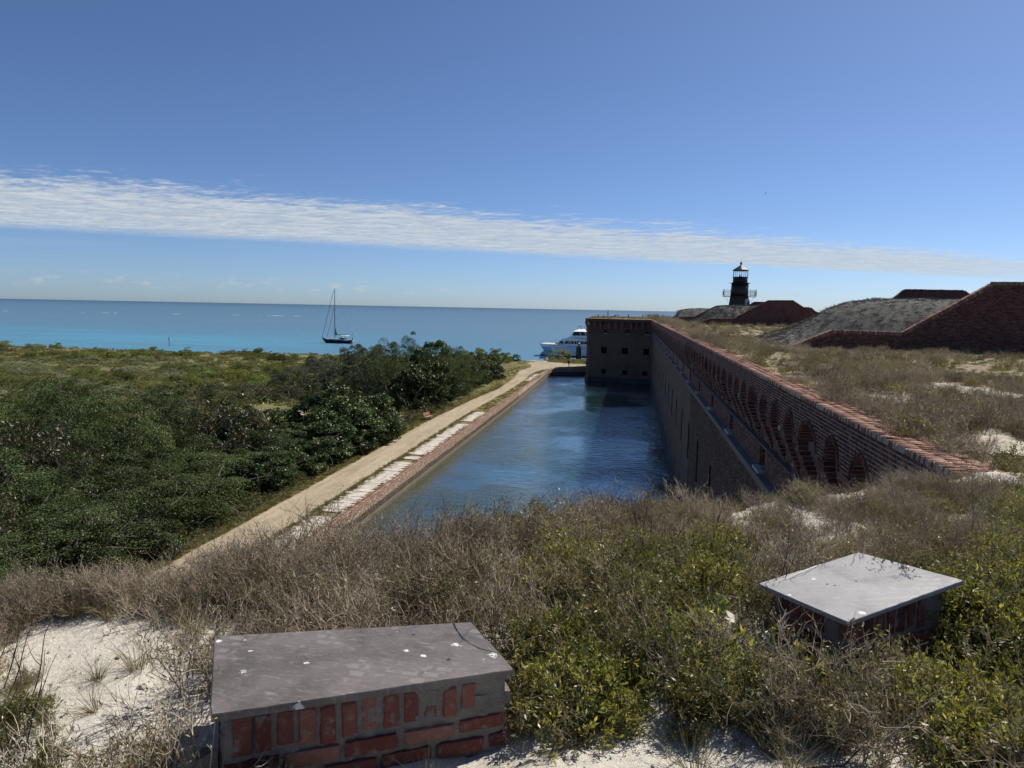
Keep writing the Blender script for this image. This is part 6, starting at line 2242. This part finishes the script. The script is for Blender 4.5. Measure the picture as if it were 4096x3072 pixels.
ys_, ym_ = 232.6, 234.4
side = [(-26.2, 2.97), (-25.15, 1.17), (-26.6, 0.45), (-26.6, -0.6), (3, -0.6), (3, 4.05), (-26.6, 3.95)]
hull = MB()
hull.prism(side, lambda a, b: fp(a, ys_, b), lambda a, b: fp(a, 236.4, b))
hull.add([fp(-30.2, ym_, 4.1), fp(-26.6, ys_, 3.95), fp(-26.2, ys_, 2.97), fp(-29.6, ym_, 3.2), fp(-26.6, 236.4, 3.95)], [(0, 3, 2, 1), (0, 1, 4)])
hull.build('near_hull', M_hullside, fe)
stem_ = [(-29.6, 3.2), (-28.5, 1.65), (-29.1, 1.35), (-29.75, 0.65), (-29.5, -0.6)]
ent = [(-26.2, 2.97), (-25.15, 1.17), (-25.6, 0.95), (-26.6, 0.45), (-26.6, -0.6)]
bw = MB()
V = [fp(a, ym_, b) for a, b in stem_] + [fp(a, ys_ - 0.003, b) for a, b in ent] + [fp(a, 236.4, b) for a, b in ent]
bw.add(V, [(i, i + 1, 5 + i + 1, 5 + i) for i in range(4)] + [(i + 1, i, 10 + i, 10 + i + 1) for i in range(4)])
bw.build('bow_flare', M_bow_shade, fe)
MB().prism([(-29.75, 0.02), (-26.6, 0.02), (-26.6, 0.36), (-29.75, 0.36)], lambda a, b: fp(a, ym_ - (a + 29.75) * 0.585 - 0.02, b), lambda a, b: fp(a, ym_, b)).build('boot_top', M_antifoul, fe)
fprism('boot_top', [(-26.6, -0.5), (3, -0.5), (3, 0.36), (-26.6, 0.36)], ys_ - 0.01, ys_ + 0.2, M_antifoul)
fprism('far_hull', [(-29.0, 3.0), (-27.5, 1.5), (-28.7, 0.6), (-28.5, -0.6), (3, -0.6), (3, 4.0), (-29.0, 3.9)], 238.2, 241.8, M_hullside)
fprism('foredeck', [(-29.4, 3.75), (3, 3.75), (3, 3.98), (-29.4, 4.02)], 233.6, 241.4, M_white)
fprism('main_cabin', [(-23.6, 3.95), (-23.15, 5.2), (-19.4, 6.9), (3, 6.9), (3, 3.95)], 233.45, 241.5, M_white)
for a, b in ((-20.5, -19.7), (-19.45, -18.65), (-18.4, -17.7), (-17.5, -16.5), (-16.35, -15.4), (-15.2, -14.2), (-14.05, -13.1), (-12.9, -11.9), (-11.7, -10.7), (-10.5, -9.5)):
    fprism('window', [(a, 4.2), (b, 4.2), (b, 5.12), (a + (0.55 if a < -20 else 0), 5.12)], 233.42, 233.5, M_winglass)
fprism('window', [(-21.9, 4.2), (-20.75, 4.2), (-20.1, 5.12), (-21.2, 5.12)], 233.42, 233.5, M_winglass)
fprism('windscreen', [(-23.66, 4.2), (-23.24, 5.1), (-22.2, 5.1), (-22.0, 4.2)], 233.425, 241.52, M_winglass)
fprism('side_bulwark', [(-22.0, 3.95), (3, 3.95), (3, 4.2), (-22.0, 4.2)], 232.75, 232.85, M_white)
fprism('side_canopy', [(-19.7, 5.26), (-17.2, 5.22), (-16.2, 5.95), (-18.6, 6.0)], 232.5, 233.44, M_white)
fprism('upper_bulwark', [(-17.2, 5.3), (3, 5.25), (3, 6.95), (-18.9, 6.95), (-16.3, 6.0)], 232.95, 233.44, M_white)
fprism('wheelhouse', [(-19.4, 6.9), (-18.7, 8.3), (-9, 8.3), (-9, 6.9)], 233.9, 241.0, M_white)
fprism('window', [(-19.2, 7.02), (-18.62, 8.2), (-17.0, 8.2), (-16.5, 7.02)], 233.87, 234.0, M_winglass)
fprism('window', [(-16.3, 7.02), (-16.85, 8.2), (-15.3, 8.2), (-14.9, 7.02)], 233.87, 234.0, M_winglass)
fprism('window', [(-14.6, 7.02), (-14.9, 8.0), (-13.2, 8.0), (-13.2, 7.02)], 233.87, 234.0, M_winglass)
fprism('windscreen', [(-19.43, 7.0), (-18.80, 8.24), (-18.6, 8.24), (-19.2, 7.0)], 234.05, 240.85, M_winglass)
rf = MB()
V = [fp(-19.0, 233.3, 8.32), fp(-8.5, 233.3, 8.32), fp(-8.5, 237.4, 9.0), fp(-17.4, 237.4, 9.05), fp(-8.5, 241.6, 8.32), fp(-19.0, 241.6, 8.32), fp(-19.0, 233.3, 8.2), fp(-8.5, 233.3, 8.2), fp(-8.5, 241.6, 8.2), fp(-19.0, 241.6, 8.2)]
rf.add(V, [(0, 1, 2, 3), (3, 2, 4, 5), (0, 3, 5), (0, 6, 7, 1), (6, 9, 8, 7), (0, 5, 9, 6), (1, 7, 8, 4, 2), (4, 8, 9, 5)])
rf.build('wheelhouse_roof', M_white, fe)
fprism('exhaust_fin', [(-15.1, 8.9), (-13.7, 10.3), (-12.9, 10.4), (-12.9, 8.9)], 236.2, 236.8, M_red)
fprism('exhaust_fin', [(-14.0, 8.9), (-12.9, 10.0), (-12.0, 10.0), (-12.0, 8.9)], 238.6, 239.2, M_white)
for a, b, h in ((-17.6, 236.5, 0.9), (-16.9, 237.0, 1.5), (-16.4, 236.4, 0.6), (-15.6, 238.0, 1.1)):
    MB().tube([fp(a, b, 8.8), fp(a, b, 8.9 + h)], 0.05, 5).build('antenna', M_iron, fe)
MB().tube([fp(-17.3, 237.0, 9.95), fp(-16.5, 237.0, 9.95)], 0.06, 5).build('radar_bar', M_iron, fe)


def rail(x0, y0, x1, y1, z0, z1, h, n, par=fe, mat=M_metal, r_=0.03, rows_=2):
    m = MB()
    for k in range(rows_):
        hh = h * (k + 1) / rows_
        m.tube([fp(x0, y0, z0 + hh), fp(x1, y1, z1 + hh)], r_, 5)
    for k in range(n + 1):
        t_ = k / n
        m.tube([fp(x0 + (x1 - x0) * t_, y0 + (y1 - y0) * t_, z0 + (z1 - z0) * t_), fp(x0 + (x1 - x0) * t_, y0 + (y1 - y0) * t_, z0 + (z1 - z0) * t_ + h)], r_ * 0.9, 4)
    m.build('railing', mat, par)


rail(-30.0, 234.5, -26.6, 232.8, 4.08, 3.95, 0.55, 7)
rail(-26.6, 232.8, -22.2, 232.8, 3.95, 3.98, 0.6, 8)
rail(-29.8, 240.5, -24.0, 240.5, 4.0, 4.0, 0.7, 8)
rail(-24.9, 234.0, -23.4, 234.0, 4.0, 4.0, 1.1, 4)
fprism('deck_locker', [(-24.8, 3.98), (-23.8, 3.98), (-23.8, 4.5), (-24.8, 4.5)], 234.6, 236.0, M_ironlt)
for a, b in ((-22.2, 5.66), (-21.4, 5.72), (-22.7, 5.5)):
    MB().lathe([(0.14, -0.1), (0.18, 0.05), (0.12, 0.2)], c=fp(a, 234.5, b + 0.0), n=8).build('deck_lamp', M_iron, fe)
fprism('stripe', [(-26.95, 3.68), (-25.85, 3.68), (-25.85, 3.82), (-26.95, 3.82)], ys_ - 0.02, ys_ + 0.1, M_red)
fprism('stripe', [(-21.6, 3.55), (-20.75, 3.55), (-20.55, 3.38), (3, 3.38), (3, 3.50), (-20.5, 3.50), (-20.7, 3.68), (-21.6, 3.68)], ys_ - 0.02, ys_ + 0.1, M_red)
fprism('rub_rail', [(-26.2, 2.90), (3, 2.90), (3, 3.02), (-26.2, 3.02)], ys_ - 0.10, ys_ + 0.1, M_ironlt)
fprism('stripe', [(-22.3, 2.52), (3, 2.52), (3, 2.60), (-22.3, 2.60)], ys_ - 0.02, ys_ + 0.1, M_ironlt)
fprism('stripe', [(-16.9, 5.98), (-15.15, 5.98), (-15.15, 6.12), (-16.7, 6.12)], 232.92, 233.1, M_red)
MB().tube([fp(-24.6, ys_ - 0.03, 2.30), fp(-24.1, ys_ - 0.03, 2.52), fp(-23.5, ys_ - 0.03, 2.55), fp(-23.0, ys_ - 0.03, 2.35)], [0.03, 0.07, 0.07, 0.03], 5).build('hull_emblem', M_ironlt, fe)
MB().tube([fp(-24.35, ys_ - 0.03, 1.95), fp(-24.2, ys_ - 0.03, 2.15), fp(-23.9, ys_ - 0.03, 2.22)], [0.03, 0.06, 0.03], 5).build('hull_emblem', M_antifoul, fe)
fb = MB()
fb.lathe([(0.05, 0.5), (0.32, 0.4), (0.42, 0.0), (0.32, -0.4), (0.05, -0.5)], c=fp(-17.6, ys_ - 0.5, 1.5), n=12)
fb.build('fender', M_white, fe, True)
MB().tube([fp(-19.6, ys_ - 0.05, 2.4), fp(-18.0, ys_ - 0.5, 1.3), fp(-16.4, 222.6, 2.6)], 0.04, 5).build('mooring_line', M_iron, fe)


def lettering(txt, x, y, z, size, mat, par, wide=1.0):
    cu = bpy.data.curves.new('lettering', 'FONT')
    cu.body = txt
    cu.size = size
    cu.extrude = 0.01
    cu.resolution_u = 2
    o = bpy.data.objects.new('lettering', cu)
    COL.objects.link(o)
    me = bpy.data.meshes.new_from_object(o.evaluated_get(bpy.context.evaluated_depsgraph_get()))
    bpy.data.objects.remove(o)
    me.materials.clear()
    me.materials.append(mat)
    o = link('lettering', me, par)
    o.location = fp(x, y, z)
    o.rotation_euler = (math.pi / 2, 0, 0)
    o.scale = (wide, 1, 1)
    return o


lettering('YANKEE FREEDOM III', -25.65, ys_ - 0.02, 3.62, 0.36, M_antifoul, fe, 1.12)
lettering('DRY', -14.95, 232.93, 5.74, 0.78, M_red, fe, 0.85)

# ------------------------------------------------------------------ sailing yacht
sb = thing('sailing_yacht', 'dark-hulled sailing yacht at anchor with bare mast on the open sea', 'sailboat', (-118.0, 274.0, 0.0))
xs_ = np.linspace(-6.9, 6.6, 15)
V, ns = [], 9
for i, x in enumerate(xs_):
    t_ = i / 14
    sheer = np.interp(t_, [0, 0.25, 0.6, 1], [2.08, 1.62, 1.30, 1.42])
    hb = 2.05 * np.interp(t_, [0, 0.08, 0.3, 0.6, 1], [0.03, 0.32, 0.82, 1.0, 0.68])
    keel = np.interp(t_, [0, 0.05, 0.11, 0.3, 0.75, 0.93, 1], [1.9, 0.9, 0.0, -0.6, -0.6, -0.1, 0.35])
    for k in range(ns):
        a = -math.pi / 2 + math.pi * k / (ns - 1)
        zz_ = keel + (sheer - keel) * (1 - abs(math.cos(a)) ** 1.0) if False else sheer - (sheer - keel) * math.cos(a) ** 0.6
        V.append((x, hb * math.sin(a) * (1.0 if abs(math.sin(a)) > 0.99 else 0.96), zz_))
F = [(i * ns + k, i * ns + k + 1, (i + 1) * ns + k + 1, (i + 1) * ns + k) for i in range(14) for k in range(ns - 1)]
F += [tuple((14 * ns + k) for k in range(ns))]
MB().add(V, F).build('hull', M_navy, sb, True)
dk = MB()
Vd = []
for i in range(15):
    a, b = V[i * ns], V[i * ns + ns - 1]
    Vd += [(a[0], a[1] * 0.97, a[2] - 0.06), (b[0], b[1] * 0.97, b[2] - 0.06)]
dk.add(Vd, [(2 * i, 2 * i + 1, 2 * i + 3, 2 * i + 2) for i in range(14)])
dk.build('deck', M_sill, sb)
MB().prism([(-4.2, 1.35), (-3.2, 1.75), (0.2, 1.85), (1.8, 1.95), (2.2, 1.3)], lambda a, b: (a, -0.95, b), lambda a, b: (a, 0.95, b)).build('cabin_top', M_white, sb)
MB().prism([(0.6, 1.9), (0.9, 2.5), (2.0, 2.6), (2.2, 1.9)], lambda a, b: (a, -1.1, b), lambda a, b: (a, 1.1, b)).build('spray_hood', M_white, sb)
MB().prism([(1.2, 3.0), (1.4, 3.14), (4.2, 3.14), (4.4, 3.0)], lambda a, b: (a, -1.4, b), lambda a, b: (a, 1.4, b)).build('bimini', M_white, sb)
MB().prism([(1.9, 1.5), (1.9, 2.25), (4.6, 2.25), (4.6, 1.5)], lambda a, b: (a, -1.45, b), lambda a, b: (a, -1.40, b)).build('weather_cloth', M_canvas, sb)
for a in (1.5, 4.1):
    for b in (-1.35, 1.35):
        MB().tube([(a, b, 1.4), (a, b, 3.05)], 0.03, 5).build('bimini_post', M_metal, sb)
MX = -1.25
MB().tube([(MX, 0, 1.3), (MX, 0, 12), (MX + 0.05, 0, 22.1)], [0.17, 0.16, 0.12], 8).build('mast', M_alu, sb)
MB().tube([(-6.75, 0, 2.15), (MX - 0.4, 0, 21.2)], 0.085, 6).build('furled_headsail', M_alu, sb)
MB().tube([(-4.8, 0, 1.9), (MX - 0.25, 0, 14.3)], 0.06, 6).build('furled_staysail', M_alu, sb)
MB().tube([(6.4, 0, 1.5), (MX, 0, 22.0)], 0.018, 4).build('backstay', M_alu, sb)
for s in (-1, 1):
    MB().tube([(MX, s * 1.9, 1.4), (MX + 0.2, s * 1.1, 8.9), (MX, 0, 16.5)], 0.016, 4).build('shroud', M_alu, sb)
    MB().tube([(MX, 0, 8.9), (MX + 0.9 * s, s * 1.1, 8.95)], 0.05, 5).build('spreader', M_white, sb)
MB().lathe([(0.05, -0.15), (0.30, -0.1), (0.30, 0.1), (0.05, 0.15)], c=(MX - 0.45, 0, 10.4), n=10).build('radar', M_white, sb)
MB().prism([(MX + 0.15, 3.5), (MX + 0.15, 6.1), (MX + 0.25, 6.1), (MX + 1.1, 3.55)], lambda a, b: (a, -0.03, b), lambda a, b: (a, 0.03, b)).build('sail_end', M_sail, sb)
MB().tube([(MX, 0, 3.35), (4.6, 0, 3.5)], [0.16, 0.10], 6).build('boom', M_alu, sb)
MB().tube([(4.2, -0.9, 1.6), (4.9, -0.9, 3.5), (7.3, -0.6, 3.62)], 0.05, 5).build('stern_arch', M_metal, sb)
MB().tube([(4.2, 0.9, 1.6), (4.9, 0.9, 3.5), (7.3, 0.6, 3.62)], 0.05, 5).build('stern_arch', M_metal, sb)
MB().lathe([(0.03, -0.22), (0.26, -0.1), (0.28, 0.08), (0.03, 0.24)], c=(7.4, -0.1, 3.7), n=10).build('antenna_dome', M_white, sb, True)
MB().prism([(5.2, 0.6), (5.5, 1.35), (6.3, 1.5), (6.9, 0.9), (6.7, 0.35)], lambda a, b: (a, -1.3, b), lambda a, b: (a, 1.2, b)).build('inflatable_dinghy', M_ironlt, sb)
MB().tube([(3.0, -1.7, 1.45), (4.0, -1.75, 1.75), (4.6, -1.7, 1.8)], [0.12, 0.24, 0.12], 8).build('kayak', M_white, sb)
MB().tube([(6.5, -0.9, 0.8), (6.7, -0.9, 2.4)], 0.16, 6).build('outboard_motor', M_antifoul, sb)

# surf on the reef far out
r = np.random.default_rng(12)
mbf = MB()
for (xa, xb, ya, yb, n_) in ((-760, -420, 760, 860, 12), (-40, 40, 900, 980, 8)):
    for k in range(n_):
        x, y = r.uniform(xa, xb), r.uniform(ya, yb)
        y = ya + (yb - ya) * (x - xa) / (xb - xa) + r.normal() * 4
        l, w = r.uniform(1.5, 7), r.uniform(0.6, 1.2)
        n8 = 10
        ring = [(x + l * math.cos(t_) * r.uniform(0.6, 1.1), y + w * math.sin(t_) * r.uniform(0.5, 1.2)) for t_ in np.linspace(0, 2 * math.pi, n8, endpoint=False)]
        mbf.add([(a, b, 0.02) for a, b in ring] + [(x + (a - x) * 0.5, y + (b - y) * 0.5, 0.22) for a, b in ring], [(k2, (k2 + 1) % n8, n8 + (k2 + 1) % n8, n8 + k2) for k2 in range(n8)] + [tuple(range(n8, 2 * n8))])
tag(mbf.build('surf_foam', M_foam), kind='stuff')
